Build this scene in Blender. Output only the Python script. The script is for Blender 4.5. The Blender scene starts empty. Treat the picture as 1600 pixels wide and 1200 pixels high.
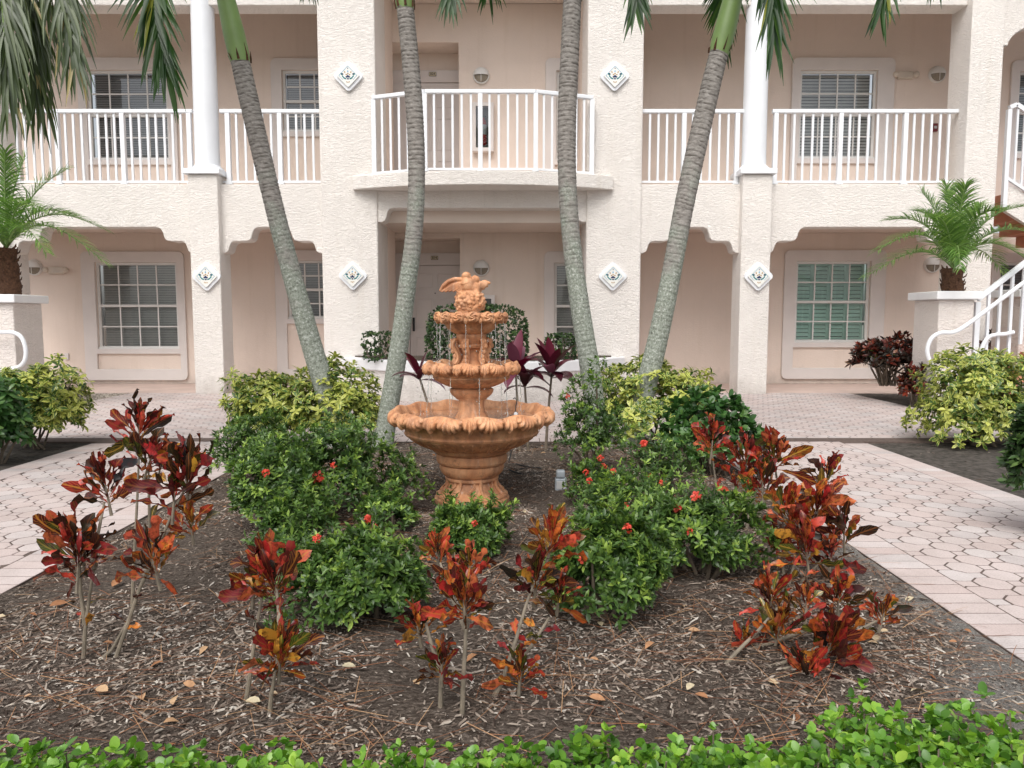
import bpy, bmesh, math, random
import numpy as np
from mathutils import Vector, Matrix, noise as mnoise

R = random.Random(11)
rng = np.random.default_rng(11)
S = bpy.context.scene
COL = S.collection

# ------------------------------------------------------------------ camera, sky, sun, exposure
CAM_H, PITCH, FPX = 1.1, math.radians(5.03), 1160.0
cam = bpy.data.cameras.new('camera'); camo = bpy.data.objects.new('camera', cam); COL.objects.link(camo)
camo.location = (0, 0, CAM_H); camo.rotation_euler = (math.pi/2 - PITCH, 0, 0)
cam.sensor_width = 36.0; cam.lens = 36.0*FPX/1600.0; cam.clip_end = 800.0; cam.clip_start = 0.05
S.camera = camo

SUN_EL, SUN_AZ = math.radians(54), math.radians(196)
w = bpy.data.worlds.new('World'); S.world = w; w.use_nodes = True
nt = w.node_tree; nt.nodes.clear()
sky = nt.nodes.new('ShaderNodeTexSky'); sky.sky_type = 'NISHITA'; sky.sun_disc = False
sky.sun_elevation = SUN_EL; sky.sun_rotation = SUN_AZ; sky.dust_density = 4.0; sky.ozone_density = 1.0
hs = nt.nodes.new('ShaderNodeHueSaturation'); hs.inputs['Saturation'].default_value = 0.28
bg = nt.nodes.new('ShaderNodeBackground'); bg.inputs['Strength'].default_value = 0.15
wo = nt.nodes.new('ShaderNodeOutputWorld')
nt.links.new(sky.outputs[0], hs.inputs['Color']); nt.links.new(hs.outputs[0], bg.inputs[0]); nt.links.new(bg.outputs[0], wo.inputs[0])
sl = bpy.data.lights.new('sun', 'SUN'); sl.energy = 1.45; sl.angle = math.radians(50); sl.color = (1.0, 0.965, 0.91)
so = bpy.data.objects.new('sun', sl); COL.objects.link(so)
d = Vector((math.sin(SUN_AZ)*math.cos(SUN_EL), math.cos(SUN_AZ)*math.cos(SUN_EL), math.sin(SUN_EL)))
so.rotation_euler = d.to_track_quat('Z', 'Y').to_euler(); so.location = (0, -5, 20)
S.view_settings.view_transform = 'Standard'; S.view_settings.look = 'None'
S.view_settings.gamma = 1.0; S.view_settings.exposure = 0.42; S.view_settings.use_curve_mapping = False

cp, sp = math.cos(PITCH), math.sin(PITCH)
def P(px, py, Y):            # point of the vertical plane at depth Y behind a photo pixel -> (x, z)
    u, v = (px-800)/FPX, (600-py)/FPX
    t = Y/(cp+v*sp)
    return u*t, CAM_H + t*(-sp+v*cp)
def G(px, py, z=0.0):        # ground point -> (x, y)
    u, v = (px-800)/FPX, (600-py)/FPX
    t = (z-CAM_H)/(-sp+v*cp)
    return u*t, t*(cp+v*sp)
def XP(px, py, Y): return P(px, py, Y)[0]
def ZP(py, Y): return P(800, py, Y)[1]

# ------------------------------------------------------------------ node helpers
class NB:
    def __init__(s, name):
        s.m = bpy.data.materials.new(name); s.m.use_nodes = True
        s.t = s.m.node_tree; s.t.nodes.clear()
        s.o = s.n('ShaderNodeOutputMaterial'); s.b = s.n('ShaderNodeBsdfPrincipled')
        s.l(s.b.outputs[0], s.o.inputs[0])
    def n(s, k, **kw):
        x = s.t.nodes.new(k)
        for a, b in kw.items(): setattr(x, a, b)
        return x
    def l(s, a, b): s.t.links.new(a, b)
    def coords(s, kind='Object', scale=(1, 1, 1), rot=(0, 0, 0)):
        c = s.n('ShaderNodeTexCoord'); m = s.n('ShaderNodeMapping')
        m.inputs['Scale'].default_value = scale; m.inputs['Rotation'].default_value = rot
        s.l(c.outputs[kind], m.inputs[0]); return m.outputs[0]
    def noise(s, vec, scale, detail=4, rough=.55, dist=0.0):
        x = s.n('ShaderNodeTexNoise'); x.inputs['Scale'].default_value = scale; x.inputs['Detail'].default_value = detail
        x.inputs['Roughness'].default_value = rough; x.inputs['Distortion'].default_value = dist
        if vec: s.l(vec, x.inputs['Vector'])
        return x.outputs[0]
    def ramp(s, fac, stops, interp='LINEAR'):
        x = s.n('ShaderNodeValToRGB'); x.color_ramp.interpolation = interp
        e = x.color_ramp.elements
        while len(e) < len(stops): e.new(0.5)
        for k, (p, c) in enumerate(stops):
            e[k].position = p; e[k].color = (*c, 1) if len(c) == 3 else c
        if fac: s.l(fac, x.inputs[0])
        return x.outputs[0]
    def mix(s, fac, a, b, mode='MIX'):
        x = s.n('ShaderNodeMix', data_type='RGBA', blend_type=mode)
        for v, i in ((fac, 0), (a, 6), (b, 7)):
            if isinstance(v, (int, float)): x.inputs[i].default_value = v
            elif isinstance(v, tuple): x.inputs[i].default_value = (*v, 1)
            else: s.l(v, x.inputs[i])
        return x.outputs[2]
    def math(s, op, a, b=0.0):
        x = s.n('ShaderNodeMath', operation=op)
        for v, i in ((a, 0), (b, 1)):
            if isinstance(v, (int, float)): x.inputs[i].default_value = v
            else: s.l(v, x.inputs[i])
        return x.outputs[0]
    def attr(s, name):
        x = s.n('ShaderNodeAttribute'); x.attribute_name = name; return x.outputs['Fac']
    def bump(s, h, strength=.3, dist=.01):
        x = s.n('ShaderNodeBump'); x.inputs['Strength'].default_value = strength; x.inputs['Distance'].default_value = dist
        s.l(h, x.inputs['Height']); s.l(x.outputs[0], s.b.inputs['Normal'])
    def set(s, col=None, rough=None, spec=None, **kw):
        if col is not None:
            if isinstance(col, tuple): s.b.inputs['Base Color'].default_value = (*col, 1)
            else: s.l(col, s.b.inputs['Base Color'])
        if rough is not None:
            if isinstance(rough, (int, float)): s.b.inputs['Roughness'].default_value = rough
            else: s.l(rough, s.b.inputs['Roughness'])
        if spec is not None: s.b.inputs['Specular IOR Level'].default_value = spec
        for k, v in kw.items(): s.b.inputs[k].default_value = v
        return s.m
def plain(name, col, rough=.5, var=.08, scale=6.0, spec=.4, bump=0.0, metal=0.0):
    b = NB(name); v = b.coords()
    n = b.noise(v, scale, 5)
    c = b.ramp(n, [(.3, tuple(x*(1-var) for x in col)), (.7, tuple(min(1, x*(1+var)) for x in col))])
    if bump: b.bump(b.noise(v, scale*12, 3), bump, .004)
    return b.set(c, rough, spec, Metallic=metal)

def stucco(name, col, strength, dist=.012):
    b = NB(name)
    v = b.coords(scale=(1, 1, 2.7))
    wrp = b.noise(v, 20, 3, .5, 1.2)
    ridge = b.ramp(wrp, [(.40, (0, 0, 0)), (.56, (1, 1, 1))])
    fine = b.noise(b.coords(), 60, 3)
    h = b.math('ADD', ridge, b.math('MULTIPLY', fine, .35))
    b.bump(h, strength, dist)
    big = b.noise(b.coords(), 1.3, 5)
    c1 = b.ramp(big, [(.3, tuple(x*.95 for x in col)), (.7, tuple(min(1, x*1.03) for x in col))])
    vert = b.noise(b.coords(scale=(5, 5, .35)), 1.5, 4)       # rain streaks
    st = b.ramp(vert, [(.55, (1, 1, 1)), (.8, (.94, .93, .91))])
    c = b.mix(1.0, c1, st, 'MULTIPLY')
    sz = b.n('ShaderNodeSeparateXYZ'); b.l(b.coords(), sz.inputs[0])
    gr = b.math('SUBTRACT', b.math('MULTIPLY', b.noise(b.coords(scale=(1, 1, .6)), 5, 5, .65), .75), b.math('MULTIPLY', sz.outputs[2], 1.1))   # splash dirt along the foot of the wall
    c = b.mix(b.math('MULTIPLY', b.ramp(gr, [(.08, (0, 0, 0)), (.42, (1, 1, 1))]), .55), c, (.40, .355, .32))
    sp2 = b.noise(b.coords(scale=(7, 7, .25)), 2.2, 5, .7)
    c = b.mix(b.math('MULTIPLY', b.ramp(sp2, [(.58, (0, 0, 0)), (.76, (1, 1, 1))]), .13), c, (.42, .39, .37))
    return b.set(c, .85, .25)

M = {}
M['stucco'] = stucco('cream_stucco', (.83, .785, .74), .58, .013)
M['stucco_pink'] = stucco('pale_pink_stucco', (.78, .715, .67), .6, .013)
M['wall'] = stucco('peach_wall', (.80, .685, .605), .2, .006)
M['ceil'] = plain('peach_ceiling', (.74, .635, .56), .9, .04, 2)
M['trim'] = plain('trim_paint', (.72, .67, .645), .7, .04, 3)
M['white'] = plain('white_paint', (.80, .82, .85), .38, .03, 4)
M['whitecap'] = plain('white_cap_paint', (.80, .80, .81), .55, .05, 5, bump=.15)
M['frame'] = plain('window_vinyl', (.74, .73, .71), .4, .03, 4)
M['door'] = plain('door_paint', (.66, .60, .57), .45, .03, 3)
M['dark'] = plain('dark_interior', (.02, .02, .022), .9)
M['black'] = plain('black_metal', (.015, .015, .016), .35)
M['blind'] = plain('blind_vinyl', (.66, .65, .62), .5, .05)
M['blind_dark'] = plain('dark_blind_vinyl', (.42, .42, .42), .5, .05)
M['shutter'] = plain('shutter_paint', (.80, .86, .82), .45, .04)
M['redbox'] = plain('red_plastic', (.16, .012, .016), .4)
M['redext'] = plain('red_enamel', (.4, .02, .02), .25)
M['silver'] = plain('grey_label', (.5, .5, .5), .4)
M['beige'] = plain('beige_plastic', (.62, .55, .47), .45)
M['lampglass'] = plain('frosted_glass', (.27, .235, .185), .25, .15, 20)
M['rubber'] = plain('black_rubber', (.012, .012, .013), .45)
M['pvc'] = plain('grey_pvc', (.36, .40, .43), .45, .12, 14)
M['porch'] = plain('pink_concrete', (.55, .43, .38), .8, .1, 3, bump=.2)
M['tread'] = plain('terracotta_tread', (.52, .23, .14), .7, .12, 6, bump=.2)
M['brass'] = plain('plate_enamel', (.55, .47, .32), .4)
M['navy'] = plain('navy_glaze', (.01, .025, .10), .15)
M['teal'] = plain('teal_glaze', (.03, .24, .26), .15)
M['ochre'] = plain('ochre_glaze', (.45, .28, .12), .15)
M['skyblue'] = plain('light_blue_glaze', (.20, .42, .60), .15)
M['glaze'] = plain('white_glaze', (.80, .80, .76), .12, .02, 8)

def glass(name, tint, rough=.02):
    b = NB(name)
    tr = b.n('ShaderNodeBsdfTransparent'); tr.inputs[0].default_value = (*tint, 1)
    gl = b.n('ShaderNodeBsdfGlossy'); gl.inputs['Roughness'].default_value = rough; gl.inputs[0].default_value = (.95, .97, 1, 1)
    fr = b.n('ShaderNodeFresnel'); fr.inputs[0].default_value = 1.55
    mx = b.n('ShaderNodeMixShader')
    b.l(b.math('ADD', b.math('MULTIPLY', fr.outputs[0], 1.25), .015), mx.inputs[0]); b.l(tr.outputs[0], mx.inputs[1]); b.l(gl.outputs[0], mx.inputs[2])
    b.l(mx.outputs[0], b.o.inputs[0]); return b.m
M['glass'] = glass('window_glass', (.82, .84, .84))
M['greenglass'] = glass('green_window_glass', (.70, .85, .80))

def paver_mat():
    b = NB('pink_paver')
    oi = b.n('ShaderNodeObjectInfo')
    a = b.attr('tint')
    r = b.math('FRACT', b.math('ADD', oi.outputs['Random'], a))
    c = b.ramp(r, [(0, (.535, .44, .415)), (.3, (.565, .49, .47)), (.55, (.555, .465, .44)), (.8, (.58, .525, .51)), (1, (.49, .44, .43))])
    v = b.coords('Generated', (1, 1, 1)); v = b.n('ShaderNodeNewGeometry').outputs['Position']
    n1 = b.noise(v, 140, 2, .7); n2 = b.noise(v, 3.0, 5, .65)
    sp_ = b.ramp(n1, [(.32, (.74, .72, .71)), (.52, (1, 1, 1))])
    c = b.mix(.8, c, sp_, 'MULTIPLY')
    c = b.mix(1.0, c, b.ramp(n2, [(.35, (.84, .83, .82)), (.6, (1, 1, 1))]), 'MULTIPLY')
    b.bump(n1, .25, .003)
    return b.set(c, .8, .3)
M['paver'] = paver_mat()
M['joint'] = plain('joint_sand', (.11, .08, .068), .95, .25, 30)

def soil_mat():
    b = NB('mulch_soil'); v = b.coords()
    n1 = b.noise(b.coords(scale=(1, 1.8, 1)), 55, 6, .75, .6); n2 = b.noise(v, 2.2, 5, .6)
    c = b.ramp(n1, [(.30, (.028, .019, .014)), (.46, (.08, .062, .050)), (.58, (.165, .132, .108)), (.72, (.36, .30, .255))])
    sand = b.ramp(b.noise(v, 160, 3), [(.3, (.12, .11, .10)), (.7, (.34, .32, .295))])
    sx = b.n('ShaderNodeSeparateXYZ'); b.l(v, sx.inputs[0])
    m = b.math('ADD', b.math('MULTIPLY', sx.outputs[0], 2.2), b.math('MULTIPLY', n2, 2.4))
    m = b.math('SUBTRACT', m, b.math('MULTIPLY', sx.outputs[1], .35))
    f = b.ramp(b.math('MULTIPLY', m, .25), [(.77, (0, 0, 0)), (.95, (1, 1, 1))])
    c = b.mix(f, c, sand)
    b.bump(n1, .9, .02)
    return b.set(c, .95, .15)
M['soil'] = soil_mat()
M['side_soil'] = plain('side_bed_soil', (.075, .066, .058), .95, .55, 22, .15, bump=.8)
def litter(name, stops, rough=.8):
    b = NB(name); a = b.attr('tint'); c = b.ramp(a, stops)
    n = b.noise(b.coords(), 90, 3)
    c = b.mix(.6, c, b.ramp(n, [(.3, (.6, .58, .56)), (.65, (1, 1, 1))]), 'MULTIPLY')
    return b.set(c, rough, .25)
M['chips'] = litter('wood_chips', [(0, (.035, .022, .016)), (.22, (.09, .066, .052)), (.42, (.185, .142, .115)), (.62, (.28, .23, .19)), (.84, (.40, .34, .285)), (1, (.60, .56, .50))])
M['needles'] = litter('pine_needles', [(0, (.16, .06, .03)), (.5, (.30, .13, .065)), (1, (.46, .29, .16))])
M['deadleaf'] = litter('dead_leaf', [(0, (.22, .09, .04)), (.4, (.40, .20, .10)), (.75, (.5, .34, .2)), (1, (.55, .48, .33))])
M['gravel'] = litter('pale_gravel', [(0, (.35, .30, .25)), (1, (.65, .58, .5))])

def leafmat(name, stops, rough=.35, trans=.25, edge=None, spec=.5):
    b = NB(name); a = b.attr('tint'); c = b.ramp(a, stops)
    if edge is not None:
        e = b.attr('edge'); n = b.noise(b.coords(), 40, 2)
        f = b.ramp(b.math('ADD', b.math('MULTIPLY', e, .55), b.math('ADD', b.math('MULTIPLY', b.math('SUBTRACT', n, .5), 1.4), b.math('MULTIPLY', a, .55))), [(.52, (0, 0, 0)), (.72, (1, 1, 1))])
        c = b.mix(f, c, edge)
    b.set(c, rough, spec)
    tr = b.n('ShaderNodeBsdfTranslucent')
    hs = b.n('ShaderNodeHueSaturation'); hs.inputs['Value'].default_value = 1.5; hs.inputs['Saturation'].default_value = 1.1
    b.l(c, hs.inputs['Color']); b.l(hs.outputs[0], tr.inputs[0])
    mx = b.n('ShaderNodeMixShader'); mx.inputs[0].default_value = trans
    b.l(b.b.outputs[0], mx.inputs[1]); b.l(tr.outputs[0], mx.inputs[2]); b.l(mx.outputs[0], b.o.inputs[0])
    return b.m
M['ixora'] = leafmat('ixora_leaf', [(0, (.022, .05, .012)), (.33, (.052, .108, .026)), (.62, (.105, .19, .04)), (.84, (.19, .30, .055)), (1, (.32, .45, .085))], .36, .3)
M['hedge'] = leafmat('hedge_leaf', [(0, (.05, .13, .02)), (.4, (.13, .29, .035)), (.75, (.25, .44, .05)), (1, (.42, .58, .10))], .3)
M['box'] = leafmat('boxwood_leaf', [(0, (.016, .034, .014)), (.5, (.038, .08, .024)), (.9, (.08, .15, .04)), (1, (.13, .21, .06))], .35)
M['scheff'] = leafmat('schefflera_leaf', [(0, (.03, .075, .015)), (.5, (.075, .15, .025)), (1, (.38, .42, .08))], .33, edge=(.54, .56, .14))
M['scheff_green'] = leafmat('green_schefflera_leaf', [(0, (.02, .06, .015)), (.6, (.05, .13, .03)), (1, (.13, .24, .06))], .3)
M['palm'] = leafmat('palm_leaflet', [(0, (.014, .042, .012)), (.5, (.035, .092, .02)), (.85, (.085, .17, .028)), (1, (.26, .28, .04))], .34, .4)
M['palm_grey'] = leafmat('drooping_palm_leaflet', [(0, (.025, .045, .014)), (.5, (.065, .10, .03)), (.85, (.14, .18, .055)), (1, (.32, .26, .10))], .32, .3)
M['date'] = leafmat('date_palm_leaflet', [(0, (.05, .11, .025)), (.5, (.13, .25, .05)), (1, (.30, .44, .11))], .35, .3)
M['redshrub'] = leafmat('red_shrub_leaf', [(0, (.012, .012, .010)), (.4, (.035, .022, .014)), (.7, (.14, .022, .016)), (.9, (.30, .06, .025)), (1, (.10, .14, .03))], .3, .2)
M['cordyline'] = leafmat('cordyline_leaf', [(0, (.04, .006, .012)), (.6, (.13, .012, .028)), (1, (.20, .09, .13))], .28, .2)
M['petal'] = leafmat('ixora_petal', [(0, (.55, .04, .03)), (1, (.8, .14, .08))], .5, .3)
M['twig'] = plain('twig_bark', (.17, .135, .10), .85, .25, 30)
M['crotonstem'] = plain('croton_bark', (.215, .18, .135), .8, .3, 25, bump=.4)

def croton_mat(name, pal, vein):
    b = NB(name)
    oi = b.n('ShaderNodeObjectInfo'); uv = b.n('ShaderNodeTexCoord').outputs['UV']
    sx = b.n('ShaderNodeSeparateXYZ'); b.l(uv, sx.inputs[0])
    c = b.ramp(oi.outputs['Random'], pal, 'CONSTANT' if False else 'LINEAR')
    au = b.math('ABSOLUTE', b.math('SUBTRACT', sx.outputs[0], .5))
    mid = b.ramp(au, [(.03, (1, 1, 1)), (.09, (0, 0, 0))])
    st = b.math('SINE', b.math('ADD', b.math('MULTIPLY', sx.outputs[1], 46), b.math('MULTIPLY', au, -32)))
    side = b.ramp(st, [(.55, (0, 0, 0)), (.95, (1, 1, 1))])
    rnd2 = b.math('FRACT', b.math('MULTIPLY', oi.outputs['Random'], 17.3))
    vf = b.math('MULTIPLY', b.math('MAXIMUM', mid, b.math('MULTIPLY', side, .55)), rnd2)
    n = b.noise(b.n('ShaderNodeNewGeometry').outputs['Position'], 45, 3)
    c = b.mix(b.ramp(n, [(.46, (0, 0, 0)), (.60, (.75, .75, .75))]), c, (.035, .012, .010))
    c = b.mix(vf, c, vein)
    b.set(c, .26, .5)
    tr = b.n('ShaderNodeBsdfTranslucent'); b.l(c, tr.inputs[0])
    mx = b.n('ShaderNodeMixShader'); mx.inputs[0].default_value = .25
    b.l(b.b.outputs[0], mx.inputs[1]); b.l(tr.outputs[0], mx.inputs[2]); b.l(mx.outputs[0], b.o.inputs[0])
    return b.m
CR = {
 'dark': croton_mat('croton_dark_leaf', [(0, (.012, .011, .012)), (.3, (.03, .028, .012)), (.5, (.055, .010, .013)), (.8, (.20, .015, .02)), (1, (.48, .05, .05))], (.30, .10, .03)),
 'red': croton_mat('croton_red_leaf', [(0, (.025, .018, .012)), (.2, (.12, .013, .016)), (.45, (.42, .022, .024)), (.75, (.62, .07, .045)), (1, (.64, .17, .07))], (.55, .22, .04)),
 'orange': croton_mat('croton_orange_leaf', [(0, (.06, .06, .012)), (.22, (.05, .09, .014)), (.4, (.34, .045, .015)), (.75, (.60, .13, .03)), (1, (.58, .31, .04))], (.55, .33, .05)),
}

def trunk_mat():
    b = NB('palm_trunk'); v = b.coords(); g = b.coords(scale=(1, 1, 3))
    sx = b.n('ShaderNodeSeparateXYZ'); b.l(v, sx.inputs[0])
    n1 = b.noise(g, 22, 6, .7); n2 = b.noise(v, 62, 5, .7); n3 = b.noise(v, 6, 4)
    bark = b.ramp(n1, [(.28, (.13, .116, .105)), (.5, (.275, .255, .232)), (.72, (.41, .385, .36))])
    ring = b.attr('ring'); bark = b.mix(b.math('MULTIPLY', ring, .6), bark, (.035, .026, .02))
    lich = b.ramp(n2, [(.30, (.09, .098, .075)), (.45, (.23, .26, .21)), (.60, (.37, .40, .35)), (.68, (.78, .79, .75))])
    hgt = b.math('SUBTRACT', 2.35, sx.outputs[2])
    f = b.math('ADD', b.math('MULTIPLY', hgt, .55), b.math('SUBTRACT', b.math('MULTIPLY', n3, 1.6), .75))
    f = b.ramp(f, [(.1, (0, 0, 0)), (.6, (.88, .88, .88))])
    c = b.mix(f, bark, lich)
    c = b.mix(b.math('MULTIPLY', ring, .35), c, (.06, .05, .04))
    b.bump(n2, .6, .008)
    return b.set(c, .9, .15)
M['trunk'] = trunk_mat()
M['crownshaft'] = plain('green_crownshaft', (.20, .30, .10), .4, .14, 4)
M['fibre'] = plain('palm_fibre', (.085, .04, .022), .95, .5, 45, bump=.6)

def terracotta():
    b = NB('terracotta'); v = b.coords()
    n1 = b.noise(v, 9, 6, .65); n2 = b.noise(v, 70, 3)
    c = b.ramp(n1, [(.28, (.46, .195, .09)), (.5, (.61, .295, .145)), (.72, (.70, .41, .24))])
    sx = b.n('ShaderNodeSeparateXYZ'); b.l(v, sx.inputs[0])
    wet = b.math('ADD', b.ramp(sx.outputs[2], [(.30, (1, 1, 1)), (.5, (0, 0, 0))]), 0)
    st = b.noise(b.coords(scale=(6, 6, .8)), 3, 4)
    c = b.mix(b.math('MULTIPLY', b.ramp(st, [(.45, (0, 0, 0)), (.65, (1, 1, 1))]), .65), c, (.27, .12, .065))
    st2 = b.noise(b.coords(scale=(9, 9, .7)), 4, 5, .65)
    c = b.mix(b.math('MULTIPLY', b.ramp(st2, [(.60, (0, 0, 0)), (.72, (1, 1, 1))]), .45), c, (.62, .50, .42))
    c = b.mix(b.math('MULTIPLY', b.ramp(b.noise(v, 30, 5, .7), [(.54, (0, 0, 0)), (.68, (1, 1, 1))]), .6), c, (.19, .10, .06))
    alg = b.noise(b.coords(scale=(1, 1, .6)), 7, 6, .7)
    c = b.mix(b.math('MULTIPLY', b.ramp(alg, [(.57, (0, 0, 0)), (.74, (1, 1, 1))]), .4), c, (.14, .125, .085))
    b.bump(b.math('ADD', n2, b.math('MULTIPLY', n1, .5)), .25, .004)
    return b.set(c, .62, .35)
M['terra'] = terracotta()
def water_mat(name, streams=False):
    b = NB(name)
    if not streams: b.bump(b.noise(b.coords(), 38, 3, .6, .8), .35, .01)
    return b.set((.86, .9, .9) if streams else (.6, .55, .48), .03 if not streams else .08, .5, **{'Transmission Weight': 1.0 if not streams else .85, 'IOR': 1.33})
M['water'] = water_mat('fountain_water'); M['stream'] = water_mat('falling_water', True)

# ------------------------------------------------------------------ object helpers
def wm(o):
    m = o.matrix_basis.copy()
    if o.parent: m = wm(o.parent) @ o.matrix_parent_inverse @ m
    return m
def attach(o, parent):
    o.parent = parent; o.matrix_parent_inverse = wm(parent).inverted()
def tag(o, label, cat, group=None):
    o['label'] = label; o['category'] = cat
    if group: o['group'] = group
    return o
def thing(name, label, cat, loc=(0, 0, 0), group=None):
    o = bpy.data.objects.new(name, None); COL.objects.link(o); o.location = loc; o.empty_display_size = .1
    return tag(o, label, cat, group)
def obj(name, me, parent=None, kind=None, mat=None):
    o = bpy.data.objects.new(name, me); COL.objects.link(o)
    if mat is not None and not me.materials: me.materials.append(mat)
    if parent: attach(o, parent)
    if kind: o['kind'] = kind
    return o
def bev(o, wd=.006, seg=2):
    m = o.modifiers.new('edge', 'BEVEL'); m.width = wd; m.segments = seg; m.limit_method = 'ANGLE'; m.angle_limit = math.radians(40); m.harden_normals = False
    return o

class MB:
    def __init__(s): s.v = []; s.f = []; s.mi = []; s.cur = 0
    def add(s, vs, fs):
        o = len(s.v); s.v += [tuple(x) for x in vs]
        for f in fs: s.f.append([o+i for i in f]); s.mi.append(s.cur)
        return s
    def box(s, x0, x1, y0, y1, z0, z1):
        return s.add([(x0, y0, z0), (x1, y0, z0), (x1, y1, z0), (x0, y1, z0), (x0, y0, z1), (x1, y0, z1), (x1, y1, z1), (x0, y1, z1)],
              [(0, 3, 2, 1), (4, 5, 6, 7), (0, 1, 5, 4), (1, 2, 6, 5), (2, 3, 7, 6), (3, 0, 4, 7)])
    def bar(s, a, b, wd, ht, up=(0, 0, 1)):
        a, b = Vector(a), Vector(b); t = (b-a).normalized(); sd = t.cross(Vector(up)).normalized(); u = sd.cross(t)
        vs = []
        for p in (a, b):
            for i, j in ((-1, -1), (1, -1), (1, 1), (-1, 1)): vs.append(p+sd*(i*wd/2)+u*(j*ht/2))
        return s.add(vs, [(0, 1, 2, 3), (7, 6, 5, 4), (0, 4, 5, 1), (1, 5, 6, 2), (2, 6, 7, 3), (3, 7, 4, 0)])
    def tube(s, pts, rad, n=8, cap=True, flat=1.0):
        pts = [Vector(p) for p in pts]; m = len(pts)
        if not isinstance(rad, (list, tuple)): rad = [rad]*m
        rings = []; up = Vector((0, 0, 1))
        t0 = (pts[1]-pts[0]).normalized()
        sd = t0.cross(up) if abs(t0.z) < .95 else t0.cross(Vector((0, 1, 0)))
        sd.normalize(); vs = []
        for i, p in enumerate(pts):
            t = (pts[min(i+1, m-1)]-pts[max(i-1, 0)]).normalized()
            sd = (sd - t*sd.dot(t)).normalized(); u = t.cross(sd)
            for k in range(n):
                a = 2*math.pi*k/n
                vs.append(p + sd*(math.cos(a)*rad[i]) + u*(math.sin(a)*rad[i]*flat))
        fs = []
        for i in range(m-1):
            for k in range(n):
                k2 = (k+1) % n; fs.append((i*n+k, i*n+k2, (i+1)*n+k2, (i+1)*n+k))
        if cap: fs += [tuple(range(n-1, -1, -1)), tuple((m-1)*n+k for k in range(n))]
        return s.add(vs, fs)
    def lathe(s, prof, cx, cy, n=32, fn=None, close=False):
        vs = []; m = len(prof)
        for (r, z) in prof:
            for k in range(n):
                a = 2*math.pi*k/n
                vs.append((cx+r*math.cos(a), cy+r*math.sin(a), z))
        fs = []
        for i in range(m-1):
            for k in range(n):
                k2 = (k+1) % n; fs.append((i*n+k, i*n+k2, (i+1)*n+k2, (i+1)*n+k))
        return s.add(vs, fs)
    def ell(s, c, r, n=12, m=8, rot=None):
        vs = []; rot = rot or Matrix.Identity(3); c = Vector(c)
        for i in range(m+1):
            th = math.pi*i/m
            for k in range(n):
                a = 2*math.pi*k/n
                vs.append(c+rot @ Vector((r[0]*math.sin(th)*math.cos(a), r[1]*math.sin(th)*math.sin(a), r[2]*math.cos(th))))
        fs = []
        for i in range(m):
            for k in range(n):
                k2 = (k+1) % n; fs.append((i*n+k, (i+1)*n+k, (i+1)*n+k2, i*n+k2))
        return s.add(vs, fs)
    def plate(s, loops, y0, y1):
        """outline with holes in (x, z), given thickness from y0 (front) to y1 (back)"""
        bm = bmesh.new(); es = []
        for lp in loops:
            vs = [bm.verts.new((x, 0, z)) for x, z in lp]
            es += [bm.edges.new((vs[i], vs[(i+1) % len(vs)])) for i in range(len(vs))]
        bmesh.ops.triangle_fill(bm, edges=es, use_beauty=True)
        bm.verts.index_update()
        base = [v.co.copy() for v in bm.verts]; n = len(base)
        fs = []
        for f in bm.faces:
            ids = [v.index for v in f.verts]
            if f.normal.y > 0: ids.reverse()
            fs.append(ids)
        vs = [(c.x, y0, c.z) for c in base]+[(c.x, y1, c.z) for c in base]
        ff = fs+[[n+i for i in reversed(f)] for f in fs]
        for e in bm.edges:
            if len(e.link_faces) == 1:
                f = e.link_faces[0]; ids = [v.index for v in f.verts]
                a, b = e.verts[0].index, e.verts[1].index
                rev = f.normal.y > 0
                i = ids.index(a); fwd = ids[(i+1) % len(ids)] == b
                if fwd == rev: a, b = b, a
                ff.append((b, a, n+a, n+b))
        bm.free()
        return s.add(vs, ff)
    def mesh(s, name, mats, smooth=False):
        me = bpy.data.meshes.new(name); me.from_pydata(s.v, [], s.f)
        if not isinstance(mats, (list, tuple)): mats = [mats]
        for m in mats: me.materials.append(m)
        if len(mats) > 1: me.polygons.foreach_set('material_index', s.mi)
        if smooth: me.polygons.foreach_set('use_smooth', [True]*len(me.polygons))
        me.update(); return me
    def build(s, name, mats, parent=None, smooth=False, kind=None, bevel=0):
        o = obj(name, s.mesh(name, mats, smooth), parent, kind)
        if smooth: 
            o.data.set_sharp_from_angle(angle=math.radians(28)) if hasattr(o.data, 'set_sharp_from_angle') else None
        if bevel: bev(o, bevel)
        return o
def copyobj(o, mat=None, parent=None, name=None):
    c = o.copy(); COL.objects.link(c)
    c.parent = None
    if mat is not None: c.matrix_basis = mat
    if parent: attach(c, parent)
    return c

def nrm(a): return a/np.maximum(np.linalg.norm(a, axis=-1, keepdims=True), 1e-9)
def frames(d, n):
    d = nrm(d); x = nrm(np.cross(d, n)); z = np.cross(x, d)
    return np.stack([x, d, z], axis=-1)
def quadmesh(name, verts, quads, mat, attrs=None, smooth=True):
    me = bpy.data.meshes.new(name); nv, nf = len(verts), len(quads)
    me.vertices.add(nv); me.vertices.foreach_set('co', np.ascontiguousarray(verts, dtype=np.float32).ravel())
    me.loops.add(nf*4); me.loops.foreach_set('vertex_index', np.ascontiguousarray(quads, dtype=np.int32).ravel())
    me.polygons.add(nf); me.polygons.foreach_set('loop_start', np.arange(0, nf*4, 4, dtype=np.int32))
    try: me.polygons.foreach_set('loop_total', np.full(nf, 4, dtype=np.int32))
    except Exception: pass
    me.polygons.foreach_set('use_smooth', np.full(nf, smooth, dtype=bool))
    me.materials.append(mat); me.update(calc_edges=True)
    for k, a in (attrs or {}).items():
        at = me.attributes.new(k, 'FLOAT', 'POINT'); at.data.foreach_set('value', np.ascontiguousarray(a, dtype=np.float32))
    return me
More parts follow.
